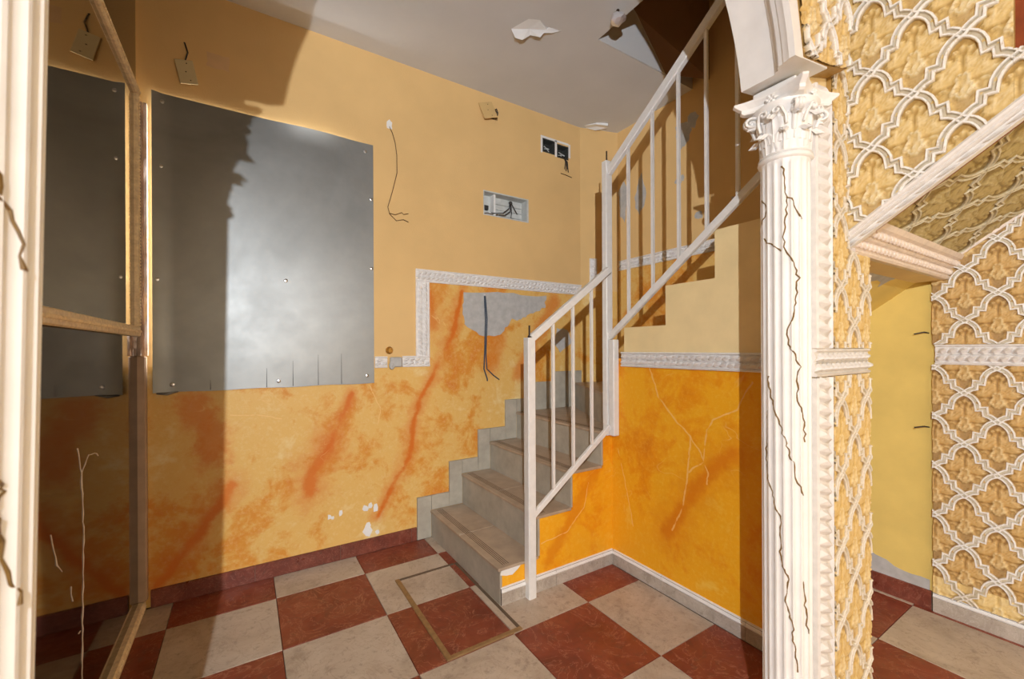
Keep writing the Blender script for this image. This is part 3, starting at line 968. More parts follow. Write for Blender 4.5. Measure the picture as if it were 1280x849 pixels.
# ------------------------------------------------------------------ stucco relief panels
CU, CV = 0.0915, 0.107         # half cell
def ornament_h(x, y):
    """relief height over one cell; x, y in half-cell units"""
    hh = 0.0
    def lobe(cx, cy, ang, ln, wd, ht, groove=True):
        nonlocal hh
        dx, dy = x - cx, y - cy
        u = dx * math.cos(ang) + dy * math.sin(ang); v = -dx * math.sin(ang) + dy * math.cos(ang)
        if not (0 <= u <= ln):
            return
        f = u / ln
        wv = wd * math.sin(math.pi * min(1, f * .92 + .08)) ** .8
        if abs(v) >= wv:
            return
        e = 1 - (v / wv) ** 2
        val = ht * e ** .6 * (0.55 + .45 * f)
        if groove and abs(v) < wv * .22:
            val *= .62
        hh = max(hh, val)
    for s in (-1, 1):
        for ang, ln, wd, ht in ((84, .72, .085, .011), (66, .70, .10, .012), (50, .66, .10, .0105), (34, .66, .10, .012), (17, .68, .095, .011), (1, .66, .08, .010)):
            aa = math.radians(ang if s > 0 else 180 - ang)
            lobe(s * .05, -.04, aa, ln, wd, ht)
        for ang, cx, cy, ln in ((110, .22, .12, .22), (20, .30, .20, .24), (75, .38, .10, .22), (130, .48, .02, .16), (60, .10, .50, .20), (-40, .52, .08, .2)):
            aa = math.radians(ang if s > 0 else 180 - ang)
            lobe(s * cx, cy, aa, ln, .05, .013)
        lobe(s * .14, -.64, math.radians(38 if s > 0 else 142), .46, .09, .010)
        lobe(s * .10, -.84, math.radians(55 if s > 0 else 125), .30, .06, .009)
        lobe(s * .20, -.28, math.radians(-10 if s > 0 else 190), .50, .085, .010)
        # curl
        rr = math.hypot(x - s * .40, (y + .32) * 1.2)
        if rr < .25:
            hh = max(.002, hh * .3)
            hh = max(hh, .012 * max(0, 1 - abs(rr - .17) / .05), .010 * max(0, 1 - rr / .08))
    # central pointed bud with a rim and a bead
    wb = .17 * max(0.0, 1 - max(0.0, (y + .22) / .34)) ** .6 if y > -.22 else .17 * math.sqrt(max(0.0, 1 - ((y + .22) / .28) ** 2))
    if wb > 0.01 and abs(x) < wb + .03:
        q = abs(x) / wb
        hh = .013 if .72 < q else .004 + .004 * (1 - q)
        r_ = math.hypot(x / .8, y + .30)
        hh = max(hh, .014 * max(0, 1 - (r_ / .10) ** 2))
    if math.hypot(x, y - .70) < .09:
        hh = max(hh, .011 * (1 - (math.hypot(x, y - .70) / .09) ** 2))
    return hh * .95
def ornament_geo(N=34):
    vs = {}; V = []; F = []
    def vid(i, j):
        if (i, j) not in vs:
            x, y = -1 + 2 * i / N, -1 + 2 * j / N
            vs[(i, j)] = len(V)
            nz = noise.noise(Vector((x * 5, y * 5, 3))) * .0012 + abs(noise.noise(Vector((x * 11, y * 11, 7)))) * .003
            V.append((x * CU, y * CV, ornament_h(x, y) + nz))
        return vs[(i, j)]
    for i in range(N):
        for j in range(N):
            x, y = -1 + 2 * (i + .5) / N, -1 + 2 * (j + .5) / N
            if abs(x) + abs(y) < 1.10:
                F.append((vid(i, j), vid(i + 1, j), vid(i + 1, j + 1), vid(i, j + 1)))
    return V, F
ORN_V, ORN_F = ornament_geo()
RIB = [(0, 0), (.12, .04), (.23, .11), (.33, .22), (.40, .36), (.43, .57), (.64, .55), (.66, .78), (.78, .82), (.90, .90)]
def ribbon(start, sx, ncell, hoff):
    """interlace ribbon of ncell repeats going down from start; returns verts, faces"""
    path = []
    for k in range(ncell):
        for x, y in RIB:
            path.append(Vector((start[0] + sx * (k + x) * CU, start[1] - (k + y) * CV, 0)))
    path.append(Vector((start[0] + sx * ncell * CU, start[1] - ncell * CV, 0)))
    W = 0.0100; H = 0.015 + hoff
    sec = [(-W, 0.0), (-W, H * .8), (-W * .85, H), (-W * .50, H), (-W * .32, H * .35), (W * .32, H * .35), (W * .50, H), (W * .85, H), (W, H * .8), (W, 0.0)]
    V = []; F = []; m = len(sec)
    for i, p in enumerate(path):
        d0 = (p - path[i - 1]).normalized() if i else (path[1] - p).normalized()
        d1 = (path[i + 1] - p).normalized() if i < len(path) - 1 else d0
        n0 = Vector((-d0.y, d0.x, 0)); n1 = Vector((-d1.y, d1.x, 0))
        mi = (n0 + n1)
        mi = mi.normalized() if mi.length > .1 else n0
        k = 1 / max(.6, mi.dot(n0))
        for o_, hgt in sec:
            q = p + mi * o_ * k
            V.append((q.x, q.y, hgt))
    for i in range(len(path) - 1):
        for j in range(m - 1):
            F.append((i * m + j, i * m + j + 1, (i + 1) * m + j + 1, (i + 1) * m + j))
    return V, F
def inside(p, poly):
    return all((b[0] - a_[0]) * (p[1] - a_[1]) - (b[1] - a_[1]) * (p[0] - a_[0]) >= -1e-6 for a_, b in zip(poly, poly[1:] + poly[:1]))
def clip_mesh(V, F, poly):
    bm = bmesh.new()
    bv = [bm.verts.new(v) for v in V]
    for f in F:
        bm.faces.new([bv[i] for i in f])
    for a_, b in zip(poly, poly[1:] + poly[:1]):
        nrm = Vector((b[1] - a_[1], -(b[0] - a_[0]), 0)).normalized()
        bmesh.ops.bisect_plane(bm, geom=bm.verts[:] + bm.edges[:] + bm.faces[:], plane_co=(a_[0], a_[1], 0), plane_no=nrm, clear_outer=True, dist=1e-6)
    return bm
orn_shared = {}
def relief(name, label, frame, poly, origin, mats, th=0.012, hs=1.0):
    """convex poly (counter-clockwise) in panel coordinates; frame: 4x4 with columns u, v, normal, origin"""
    t_ = thing(name, label, 'wall panel')
    t_.matrix_basis = frame @ Matrix.Diagonal((1, 1, hs, 1))
    def put(o):
        o.parent = t_
        return o
    n_ = len(poly)
    m = MB(); m.prism([(x, y, -th) for x, y in poly], (0, 0, th))
    o = bpy.data.objects.new('backing', m.mesh('backing', mats[0])); C.objects.link(o); put(o)
    umin = min(p[0] for p in poly); umax = max(p[0] for p in poly); vmin = min(p[1] for p in poly); vmax = max(p[1] for p in poly)
    # ornaments
    key = mats[0]
    if key not in orn_shared:
        me = bpy.data.meshes.new('ornament'); me.from_pydata(ORN_V, [], ORN_F); me.materials.append(MAT[mats[0]])
        me.polygons.foreach_set('use_smooth', [True] * len(me.polygons)); me.update()
        orn_shared[key] = me
    i0 = int((umin - origin[0]) / CU) - 2; i1 = int((umax - origin[0]) / CU) + 2
    j0 = int((vmin - origin[1]) / CV) - 2; j1 = int((vmax - origin[1]) / CV) + 2
    for i in range(i0, i1 + 1):
        for j in range(j0, j1 + 1):
            if (i + j) % 2 == 0:
                continue        # crossings sit at even sums
            c = (origin[0] + i * CU, origin[1] + j * CV)
            ext = [(c[0] + dx * CU * 1.05, c[1] + dy * CV * 1.05) for dx, dy in ((1, 0), (-1, 0), (0, 1), (0, -1))]
            if c[0] + CU < umin or c[0] - CU > umax or c[1] + CV < vmin or c[1] - CV > vmax:
                continue
            if all(inside(p, poly) for p in ext):
                o = bpy.data.objects.new('ornament', orn_shared[key])
            else:
                bm = clip_mesh([(v[0] + c[0], v[1] + c[1], v[2]) for v in ORN_V], ORN_F, poly)
                if len(bm.faces) < 6:
                    bm.free(); continue
                for v in bm.verts:
                    v.co.x -= c[0]; v.co.y -= c[1]
                me = bpy.data.meshes.new('ornament'); bm.to_mesh(me); bm.free()
                me.materials.append(MAT[mats[0]])
                me.polygons.foreach_set('use_smooth', [True] * len(me.polygons)); me.update()
                o = bpy.data.objects.new('ornament', me)
            C.objects.link(o); put(o); o.location = (c[0], c[1], 0)
    # ribbons, one part each
    ncell = (j1 - j0) + 2
    for sx in (1, -1):
        for i in range(i0 - ncell - 2, i1 + ncell + 3):
            jt = j1 + 1
            if (i + jt) % 2:
                continue
            V, F = ribbon((origin[0] + i * CU, origin[1] + jt * CV), sx, ncell, 0.0 if sx > 0 else 0.0015)
            bm = clip_mesh(V, F, poly)
            if len(bm.faces) < 12:
                bm.free(); continue
            me = bpy.data.meshes.new('ribbon'); bm.to_mesh(me); bm.free()
            me.materials.append(MAT[mats[1]]); me.update()
            o = bpy.data.objects.new('ribbon', me); C.objects.link(o); put(o)
    return t_
def frame_(u, v, o):
    u = Vector(u).normalized(); v = Vector(v).normalized(); n_ = u.cross(v)
    m = Matrix((u, v, n_)).transposed().to_4x4(); m.translation = Vector(o)
    return m
# wall above the sloping moulding (x = XU, seen from -x): u runs along -y, v up
FU = frame_((0, -1, 0), (0, 0, 1), (XU - .012, YJ - .012, 0))
ue = 0.327
relief('relief_panel', 'gold stucco lattice panel above the sloping moulding, ending at bare terracotta', FU,
       [(0.0, zl(YJ - .012)), (ue, zl(YJ - .012 - ue)), (ue, ZC - .002), (0.0, ZC - .002)], (0.152, 2.046), ('stucco_gold', 'lattice_white'))
relief('relief_panel', 'small gold stucco remnant below the bare terracotta at the right edge', FU,
       [(ue + .0004, zl(YJ - .012 - ue)), (.45, zl(YJ - .012 - .45)), (.45, 1.83), (ue + .0004, 1.85)], (0.152, 2.046), ('stucco_gold', 'lattice_white'))
# narrow faces beside the column
FJ = frame_((1, 0, 0), (0, 0, 1), (0, YJ - .012, 0))
relief('relief_panel', 'narrow gold stucco strip beside the column above the dado moulding', FJ,
       [(1.424, 1.152), (XRJ, 1.152), (XRJ, 1.445), (1.424, 1.445)], (1.471, 1.326), ('stucco_gold', 'lattice_grey'), th=.022, hs=.5)
relief('relief_panel', 'tall gold stucco strip beside the column capital under the arch end', FJ,
       [(1.424, 1.4451), (XU - .013, 1.4451), (XU - .013, ZC - .002), (1.424, ZC - .002)], (1.471, 1.326), ('stucco_gold', 'lattice_grey'), th=.022, hs=.5)
relief('relief_panel', 'narrow gold stucco strip beside the column below the dado moulding', FJ,
       [(1.424, 0.002), (XRJ, 0.002), (XRJ, 1.072), (1.424, 1.072)], (1.471, .57), ('stucco_gold', 'lattice_grey'), th=.022, hs=.5)
# the spandrel right above the arch ring
FA = frame_((1, 0, 0), (0, 0, 1), (0, .4985, 0))
g0, g1 = A0 + .005, math.radians(35)
rr = .652
sp_poly = [(ACX + rr * math.cos(g0), ACZ + rr * math.sin(g0)), (1.30, ACZ + RO * math.sin(g0) + .003), (1.42, 1.92), (1.42, ZC - .002)]
# convex outline that follows the ring
relief('relief_panel', 'gold stucco spandrel panel beside the upper right of the white arch', frame_((1, 0, 0), (0, 0, 1), (0, .499, 0)),
       [(ACX + .658 * math.cos(g0), ACZ + .658 * math.sin(g0)), (1.295, ACZ + RO * math.sin(g0)), (1.42, 1.93), (1.42, 2.42), (ACX + .658 * math.cos(g1), ACZ + .658 * math.sin(g1) + .2)], (1.285, 1.99), ('stucco_gold', 'lattice_white'), th=.048)
# wall under the stairs
CU_, CV_ = CU, CV
CU, CV = 0.0915, 0.1065
ORN_V, ORN_F = ornament_geo()
orn_shared.clear()
FR = frame_((0, -1, 0), (0, 0, 1), (XR - .014, 0.585, 0))
def zr(y):
    return slope_z(y) + .01
relief('relief_panel', 'brown gold stucco panel between the closet opening and the sloping soffit', FR,
       [(0, 1.165), (.62, 1.165), (.62, zr(.585 - .62)), (0, zr(.585))], (.10, 1.474), ('stucco_brown', 'lattice_white'), th=.014)
relief('relief_panel', 'brown gold stucco panel below the dado beside the closet opening', FR,
       [(0, .16), (.62, .16), (.62, 1.078), (0, 1.078)], (.097, .960), ('stucco_brown', 'lattice_white'), th=.014)
relief('relief_panel', 'pale stucco strip along the bottom of the relief wall under the stairs', FR,
       [(0, .086), (.62, .086), (.62, .1599), (0, .1599)], (.097, .960), ('stucco_pale', 'lattice_grey'), th=.014)
# sloping soffit
CU, CV = 0.104, 0.165
ORN_V, ORN_F = ornament_geo()
orn_shared.clear()
sl = Vector((0, -1, 0.745)).normalized()
FS = frame_(-sl, (1, 0, 0), (0, YJ, slope_z(YJ)))
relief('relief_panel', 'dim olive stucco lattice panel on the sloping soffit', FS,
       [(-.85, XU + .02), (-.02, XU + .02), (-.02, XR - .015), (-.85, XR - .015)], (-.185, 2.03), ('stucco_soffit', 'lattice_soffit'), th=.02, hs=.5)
# mouldings round the soffit
pU0 = Vector((XU - .006, YJ + .004, zl(YJ + .004) - .002)); pU1 = Vector((XU - .006, -0.55, zl(-.55) - .002))
mb = MB()
d = (pU1 - pU0).normalized(); nn = Vector((-1, 0, 0)); ss = nn.cross(d).normalized()
if ss.z > 0: ss = -ss
sec = [(.014, -.03), (.014, .008), (.010, .018), (.004, .022), (-.001, .019), (-.004, .013), (-.008, .014), (-.011, .008), (-.012, -.03)]
vs = [p + (-ss) * a_ + nn * b_ for p in (pU0, pU1) for a_, b_ in sec]
k = len(sec)
mb.add(vs, [(i, (i + 1) % k, k + (i + 1) % k, k + i) for i in range(k)] + [tuple(range(k)), tuple(range(2 * k - 1, k - 1, -1))])
L = (pU1 - pU0).length
for i in range(int(L / .05)):
    c = pU0 + d * (i + .5) * .05 + ss * .020
    av = d * .034 + Vector((0, 0, 0.0)) - nn * .010; bv = ss * .006 + nn * .006
    mb.add([c - av, c - av * .2 - bv, c + av * .6 - bv, c + av, c + av * .2 + bv, c - av * .6 + bv, c + nn * .007 + ss * .006], [(0, 1, 6), (1, 2, 6), (2, 3, 6), (3, 4, 6), (4, 5, 6), (5, 0, 6)])
mb.bar(pU0 + ss * .018 - nn * .012, pU1 + ss * .018 - nn * .012, .02, .018)
o = tag(mb.obj('sloping_moulding', 'moulding_white'), 'white sloping edge moulding between the upper relief wall and soffit', 'moulding')
# lintel moulding over the closet opening
mb = MB()
lx0, lx1 = XU + .015, XR - .014
sec = [(YJ, 1.440), (YJ - .016, 1.440), (YJ - .022, 1.446), (YJ - .022, 1.452), (YJ - .016, 1.458), (YJ - .020, 1.482), (YJ - .030, 1.486), (YJ - .034, 1.490), (YJ - .044, 1.515), (YJ - .056, 1.520), (YJ - .066, 1.534), (YJ, 1.56)]
k = len(sec)
mb.add([(x, y, z) for x in (lx0, lx1) for y, z in sec], [(i, (i + 1) % k, k + (i + 1) % k, k + i) for i in range(k)] + [tuple(range(k)), tuple(range(2 * k - 1, k - 1, -1))])
nb = 30
for i in range(nb):
    x = lx0 + (i + .5) * (lx1 - lx0) / nb
    mb.ball((x, YJ - .021, 1.470), .0150, .012, .0125, 8, 5)
    mb.ball((x + .012, YJ - .041, 1.503), .0150, .012, .0125, 8, 5)
    pass
struct(mb.obj('trim_16', 'moulding_rose'), 'rose white double bead moulding over the closet opening', 'moulding')
mb = MB(); mb.box((XU + .155, YJ + .001, 1.440), (XR - .015, YJ + .11, 1.5)); struct(mb.obj('trim_17', 'cream_paint'), 'brown underside of the lintel over the closet opening', 'lintel')
mb = MB(); mb.bar((XR - .022, YJ - .02, slope_z(YJ - .02) - .004), (XR - .022, -.3, slope_z(-.3) - .004), .016, .02)
struct(mb.obj('trim_18', 'moulding_rose'), 'thin bead where the soffit meets the relief wall', 'moulding')

# ------------------------------------------------------------------ columns
def column(name, label, cx, cy, lean, veins, r0=0.0597):
    t_ = thing(name, label, 'column', (cx, cy, 0), 'fluted columns carrying the arch')
    NF = 18
    def rad(r, a_, z):
        if r < r0 * .999 and not (0.14 < z < 1.67):
            return r
        f = (a_ * NF / (2 * math.pi)) % 1.0
        s_ = abs(f - .5) * 2         # 0 in the flute centre
        dd = 0 if s_ > .72 else math.sqrt(max(0, 1 - (s_ / .72) ** 2))
        ends = 1.0 if 0.17 < z < 1.66 else 0.0
        return r - 0.0045 * dd * ends
    m = MB()
    prof = [(r0, .12), (r0, .168), (r0, .172)] + [(r0, .172 + (1.655 - .172) * i / 12) for i in range(1, 13)] + [(r0, 1.662), (r0 * .98, 1.674)]
    m.lathe(prof, cx, cy, NF * 10, rad)
    shaft = m.obj('shaft', 'column_white', t_, smooth=True, angle=40)
    m = MB(); m.lathe([(r0 * 1.3, .05), (r0 * 1.42, .06), (r0 * 1.42, .08), (r0 * 1.25, .092), (r0 * 1.12, .1), (r0 * 1.2, .11), (r0 * 1.05, .122)], cx, cy, 40)
    m.bevel_box((cx - .085, cy - .085, 0), (cx + .085, cy + .085, .05), .004)
    m.obj('base', 'column_white', t_)
    for vn in veins:
        # meander between the given points on the surface
        P = []
        for (a0_, z0), (a1_, z1) in zip(vn, vn[1:]):
            if a1_ - a0_ > 180: a1_ -= 360
            if a0_ - a1_ > 180: a1_ += 360
            steps = max(2, int(abs(z1 - z0) / .010) + int(abs(a1_ - a0_) / 8))
            for k_ in range(steps):
                f = k_ / steps
                an = math.radians(a0_ + (a1_ - a0_) * f) + random.uniform(-.055, .055); zz = 1.156 + (z0 + (z1 - z0) * f - 1.156) * 1.052
                rr_ = rad(r0, an % (2 * math.pi), zz) + .0002
                P.append(Vector((cx + rr_ * math.cos(an), cy + rr_ * math.sin(an), zz)))
        if len(P) > 2:
            m = MB(); m.tube(P, [random.uniform(.0011, .0026) for _ in P], 5)
            m.obj('gold_crack', 'gold_vein', t_)
    capital(t_, cx, cy)
    if lean:
        t_.rotation_euler = (0, lean, 0)
    return t_
def capital(t_, cx, cy):
    z0, z1 = 1.648, 1.872
    r0 = .0597
    m = MB()
    m.lathe([(r0 * .95, z0 - .006), (r0 * 1.10, z0 - .002), (r0 * 1.13, z0 + .004), (r0 * 1.10, z0 + .010), (r0 * 1.0, z0 + .012), (r0 * 1.10, z0 + .016), (r0 * 1.05, z0 + .022), (r0 * .9, z0 + .024)], cx, cy, 40)
    ring = m
    m = MB()
    m.lathe([(r0 * .86, z0 + .02), (r0 * .88, z0 + .08), (r0 * .95, z0 + .12), (r0 * 1.12, z0 + .155), (r0 * 1.35, z0 + .175), (r0 * 1.38, z0 + .186)], cx, cy, 32)
    t_ = m.obj('capital', 'column_white', t_, smooth=True, angle=60)
    ring.obj('neck_ring', 'column_white', t_, smooth=True, angle=50)
    def leaf(ang, zb, ht, rb, curl, wd):
        m = MB(); V = []; F = []
        nl_, nw = 9, 9
        er = Vector((math.cos(ang), math.sin(ang), 0)); et = Vector((-math.sin(ang), math.cos(ang), 0))
        for i in range(nl_):
            f = i / (nl_ - 1)
            if f < .7:
                z = zb + ht * f / .7 * .92; out = rb + curl * .25 * f * f
            else:
                g = (f - .7) / .3 * 2.5
                z = zb + ht * .92 + math.sin(min(g, 1.57)) * ht * .08 - (1 - math.cos(max(0, g - 1.1))) * ht * .28
                out = rb + curl * (.12 + .5 * (1 - math.cos(g)) * .8)
            for j in range(nw):
                s_ = (j / (nw - 1) - .5) * 2
                wv = wd * (.75 + .35 * math.sin(math.pi * min(1, f * 1.1))) * (1 - .72 * max(0, f - .6) / .4)
                lob = 1 + .16 * math.cos(f * 22) * (1 if abs(s_) > .7 else 0)
                rel = .0036 * math.cos(s_ * math.pi * 3.0) - .007 * s_ * s_
                V.append(Vector((cx, cy, z)) + er * (out + rel) + et * (wv * s_ * lob))
            
        for i in range(nl_ - 1):
            for j in range(nw - 1):
                F.append((i * nw + j, i * nw + j + 1, (i + 1) * nw + j + 1, (i + 1) * nw + j))
        # give it thickness
        nV = len(V); V += [v - er * .006 for v in V]
        F2 = [tuple(nV + k_ for k_ in f[::-1]) for f in F]
        edge = [j for j in range(nw)] + [i * nw + nw - 1 for i in range(1, nl_)] + [(nl_ - 1) * nw + j for j in range(nw - 2, -1, -1)] + [i * nw for i in range(nl_ - 2, 0, -1)]
        rim = [(edge[k_], edge[(k_ + 1) % len(edge)], nV + edge[(k_ + 1) % len(edge)], nV + edge[k_]) for k_ in range(len(edge))]
        m.add(V, F + F2 + rim)
        return m.obj('acanthus_leaf', 'column_white', t_, smooth=True, angle=70)
    for k_ in range(8):
        leaf(k_ * math.pi / 4 + math.pi / 8, z0 + .020, .074, r0 * .97, .036, .0265)
    for k_ in range(8):
        leaf(k_ * math.pi / 4, z0 + .055, .094, r0 * 1.02, .040, .0265)
    # volutes under the abacus corners
    for sx in (-1, 1):
        for sy in (-1, 1):
            diag = Vector((sx, sy, 0)).normalized(); side = Vector((-diag.y, diag.x, 0))
            c = Vector((cx, cy, z0 + .150)) + diag * .086
            P = []; R = []
            P += [Vector((cx, cy, z0 + .085)) + diag * r0 * 1.02, Vector((cx, cy, z0 + .125)) + diag * r0 * 1.12, Vector((cx, cy, z0 + .160)) + diag * (r0 * 1.25)]
            R += [.006, .007, .008]
            for q_ in range(15):
                th_ = math.radians(120 - q_ * 36); rr_ = .019 * (1 - q_ / 17)
                P.append(c + diag * rr_ * math.cos(th_) + Vector((0, 0, rr_ * math.sin(th_))))
                R.append(.0075 * (1 - q_ / 26))
            m = MB(); m.tube(P, R, 8)
            m.ball(c, .008, .008, .008)
            for off_ in (-.008, .008):
                m.tube([p + side * off_ for p in P[3:]], [r_ * .8 for r_ in R[3:]], 6)
            m.obj('volute', 'column_white', t_, smooth=True, angle=60)
    # inner helices and flower on each face
    for k_ in range(4):
        ang = k_ * math.pi / 2
        er = Vector((math.cos(ang), math.sin(ang), 0)); et = Vector((-math.sin(ang), math.cos(ang), 0))
        for s_ in (-1, 1):
            P = []
            c = Vector((cx, cy, z0 + .152)) + er * r0 * 1.35 + et * s_ * .017
            P = [Vector((cx, cy, z0 + .105)) + er * r0 * 1.05 + et * s_ * .034, Vector((cx, cy, z0 + .13)) + er * r0 * 1.18 + et * s_ * .036]
            for q_ in range(11):
                th_ = math.radians(20 + q_ * 40); rr_ = .013 * (1 - q_ / 13)
                P.append(c + et * s_ * rr_ * math.cos(th_) + Vector((0, 0, rr_ * math.sin(th_))))
            m = MB(); m.tube(P, .004, 6); m.obj('helix', 'column_white', t_, smooth=True, angle=60)
        m = MB()
        c = Vector((cx, cy, z1 - .022)) + er * .070
        for q_ in range(6):
            th_ = q_ * math.pi / 3
            dvec = et * math.cos(th_) + Vector((0, 0, math.sin(th_)))
            pc = c + dvec * .011
            m.add([c + er * .004, pc + er * .006 + dvec.cross(er) * .006, pc + dvec * .009 + er * .002, pc + er * .006 - dvec.cross(er) * .006, pc - er * .004, pc + er * .009],
                  [(0, 1, 5), (1, 2, 5), (2, 3, 5), (3, 0, 5), (0, 4, 1), (1, 4, 2), (2, 4, 3), (3, 4, 0)])
        m.ball(c + er * .004, .005, .005, .005)
        m.obj('flower', 'column_white', t_)
    # abacus with hollow sides and cut corners
    def outline(h_):
        o_ = []
        for k_ in range(4):
            ang = k_ * math.pi / 2
            er = Vector((math.cos(ang), math.sin(ang), 0)); et = Vector((-math.sin(ang), math.cos(ang), 0))
            for i in range(9):
                s_ = -1 + 2 * i / 8
                o_.append(er * (h_ - .022 * (1 - s_ * s_)) + et * s_ * (h_ - .010))
        return o_
    m = MB(); V = []; lv = [(.080, z1 - .040), (.085, z1 - .035), (.085, z1 - .024), (.092, z1 - .016), (.098, z1 - .008), (.098, z1 - .001)]
    n_ = 36
    for h_, z in lv:
        V += [Vector((cx, cy, z)) + p for p in outline(h_)]
    F = [(i * n_ + k_, i * n_ + (k_ + 1) % n_, (i + 1) * n_ + (k_ + 1) % n_, (i + 1) * n_ + k_) for i in range(len(lv) - 1) for k_ in range(n_)]
    F += [tuple(range(n_ - 1, -1, -1)), tuple((len(lv) - 1) * n_ + k_ for k_ in range(n_))]
    m.add(V, F); m.obj('abacus', 'column_white', t_)
    squash(t_)
    m = MB(); m.bevel_box((cx - .062, cy - .056, 1.8505), (cx + .062, cy + .056, 1.8735), .003); m.obj('impost', 'column_white', t_)
def squash(cap):
    done = set()
    for o in [cap] + list(cap.children):
        if o.data.name in done:
            continue
        done.add(o.data.name)
        for v in o.data.vertices:
            v.co.z = 1.672 + (v.co.z - 1.648) * (.178 / .224)
        o.data.update()
RV = [[(-164.5, 1.622), (-155.6, 1.603), (-157.2, 1.566), (-150.2, 1.542), (-155.1, 1.477), (-158.5, 1.439), (-154.8, 1.401), (-135.3, 1.371), (-124.6, 1.332), (-134.7, 1.25), (-150.5, 1.2), (-150.4, 1.163), (-134.3, 1.138), (-122.5, 1.106), (-128.3, 1.069), (-126.1, 1.018), (-110.7, 0.975), (-105.1, 0.903)],
      [(-150.2, 1.542), (-135.9, 1.528), (-124.3, 1.499), (-108.6, 1.475)],
      [(136.6, 1.451), (173.2, 1.423), (-156.6, 1.399)],
      [(159.8, 1.08), (168.5, 1.023), (-165.9, 0.941), (-140.4, 0.862), (-132.9, 0.824), (-110.8, 0.769)],
      [(155.8, 0.988), (146.9, 0.857), (169.8, 0.766), (-169.9, 0.71), (-169.4, 0.604), (-151.5, 0.569), (-160.0, 0.504), (-142.3, 0.446), (-138.4, 0.375), (-126.9, 0.316)],
      [(135.4, 1.551), (155.3, 1.53), (145.4, 1.505), (129.3, 1.477)],
      [(-113.2, 0.558), (-108.0, 0.497), (-101.9, 0.414)]]
LV = [[(-44.1, 1.315), (-42.6, 1.296), (-38.4, 1.281)], [(-43.0, 1.286), (-32.7, 1.279), (-24.2, 1.262), (-20.2, 1.23), (-8.6, 1.227)],
      [(-43.7, 1.05), (-33.0, 1.042), (-29.9, 1.036), (-38.5, 1.028), (-41.1, 1.02), (-39.5, 1.008), (-31.6, 0.993), (-27.6, 0.964), (-20.3, 0.943), (-21.0, 0.922)]]
column('fluted_column', 'white fluted column with leafy capital and gold cracks beside the stairs', 1.288, 0.598, 0, RV)
column('fluted_column', 'white fluted column seen close and blurred at the left edge', -0.252, 0.598, 0.018, LV)

# ------------------------------------------------------------------ railings
def rail_lower():
    t_ = thing('stair_railing', 'short white steel railing up the open side of the first flight', 'railing', (1.12, 1.622, 0), 'white stair railings')
    y = 1.622
    MB().bar((1.118, y, 0.0), (1.118, y, 1.205), .042, .042, (1, 0, 0), e=.004).obj('post', 'rail_white', t_)
    MB().tube([(1.118, y, 1.20), (1.118, y, 1.262)], .0045, 6).ball((1.118, y, 1.21), .009, .009, .008).obj('bolt', 'rust_steel', t_)
    f = lambda x: 1.213 + (x - 1.144) * 0.735
    g = lambda x: .385 + (x - 1.149) * 0.737
    MB().bar((1.128, y, f(1.128)), (1.628, y, f(1.628)), .028, .036, e=.004).obj('handrail', 'rail_white', t_)
    MB().bar((1.128, y, g(1.128)), (1.628, y, g(1.628)), .020, .028, e=.003).obj('bottom_rail', 'rail_white', t_)
    for x in (1.255, 1.380, 1.504):
        MB().bar((x, y, g(x)), (x, y, f(x)), .013, .013, (1, 0, 0)).obj('baluster', 'rail_white', t_)
def rail_upper():
    x = 1.65
    t_ = thing('stair_railing', 'tall white steel railing rising along the upper flight', 'railing', (x, 1.65, .7), 'white stair railings')
    MB().bar((x - .002, 1.652, 0.69), (x - .002, 1.652, 2.155), .036, .044, (1, 0, 0), e=.003).obj('post', 'rail_white', t_)
    MB().bevel_box((x - .02, 1.59, 0.692), (x + .02, 1.63, 1.20), .004).obj('post_bracket', 'rail_white', t_)
    MB().tube([(x, 1.655, 2.15), (x, 1.655, 2.215)], .0045, 6).ball((x, 1.655, 2.157), .009, .009, .008).obj('bolt', 'rust_steel', t_)
    f = lambda y: 2.11 + (1.62 - y) * 0.745
    g = lambda y: 1.225 + (1.622 - y) * 0.752
    MB().bar((x, 1.64, f(1.64)), (x, 0.72, f(0.72)), .028, .044, e=.004).obj('handrail', 'rail_white', t_)
    MB().bar((x, 1.64, g(1.64)), (x, 0.72, g(0.72)), .022, .032, e=.003).obj('bottom_rail', 'rail_white', t_)
    for y in (1.503, 1.352, 1.208, 1.072, 0.938, 0.80):
        MB().bar((x, y, g(y)), (x, y, f(y)), .013, .013, (1, 0, 0)).obj('baluster', 'rail_white', t_)
rail_lower(); rail_upper()

# ------------------------------------------------------------------ metal sheet over the window
sx0, sx1, sz0, sz1 = -0.350, 0.624, 0.962, 2.321
sh = thing('metal_sheet', 'galvanised sheet metal screwed over the window on the back wall', 'metal sheet', (sx0, YA - .012, sz0))
m = MB(); nx, nz = 24, 30
def sheet_y(x, z):
    y = YA - .010 + .0012 * noise.noise(Vector((x * 2.2, z * 2.2, 5)))
    if z > sz1 - .05 and 0.12 < x < 0.52:
        y -= .014 * math.sin((x - .12) / .40 * math.pi) * (z - sz1 + .05) / .05
    if x < sx0 + .04:
        y -= .014 * ((sx0 + .04 - x) / .04) ** 2
    return y
V = []
for k in range(2):
    for i in range(nx + 1):
        for j in range(nz + 1):
            x = sx0 + (sx1 - sx0) * i / nx; z = sz0 + (sz1 - sz0) * j / nz
            if k == 0 and False: pass
            V.append((x, sheet_y(x, z) + (.0012 if k else 0), z + (.006 * math.sin(i * .8) * .3 if j == 0 else 0)))
n1_ = (nx + 1) * (nz + 1)
F = []
for i in range(nx):
    for j in range(nz):
        q_ = (i * (nz + 1) + j, (i + 1) * (nz + 1) + j, (i + 1) * (nz + 1) + j + 1, i * (nz + 1) + j + 1)
        F.append(q_); F.append(tuple(n1_ + a_ for a_ in q_[::-1]))
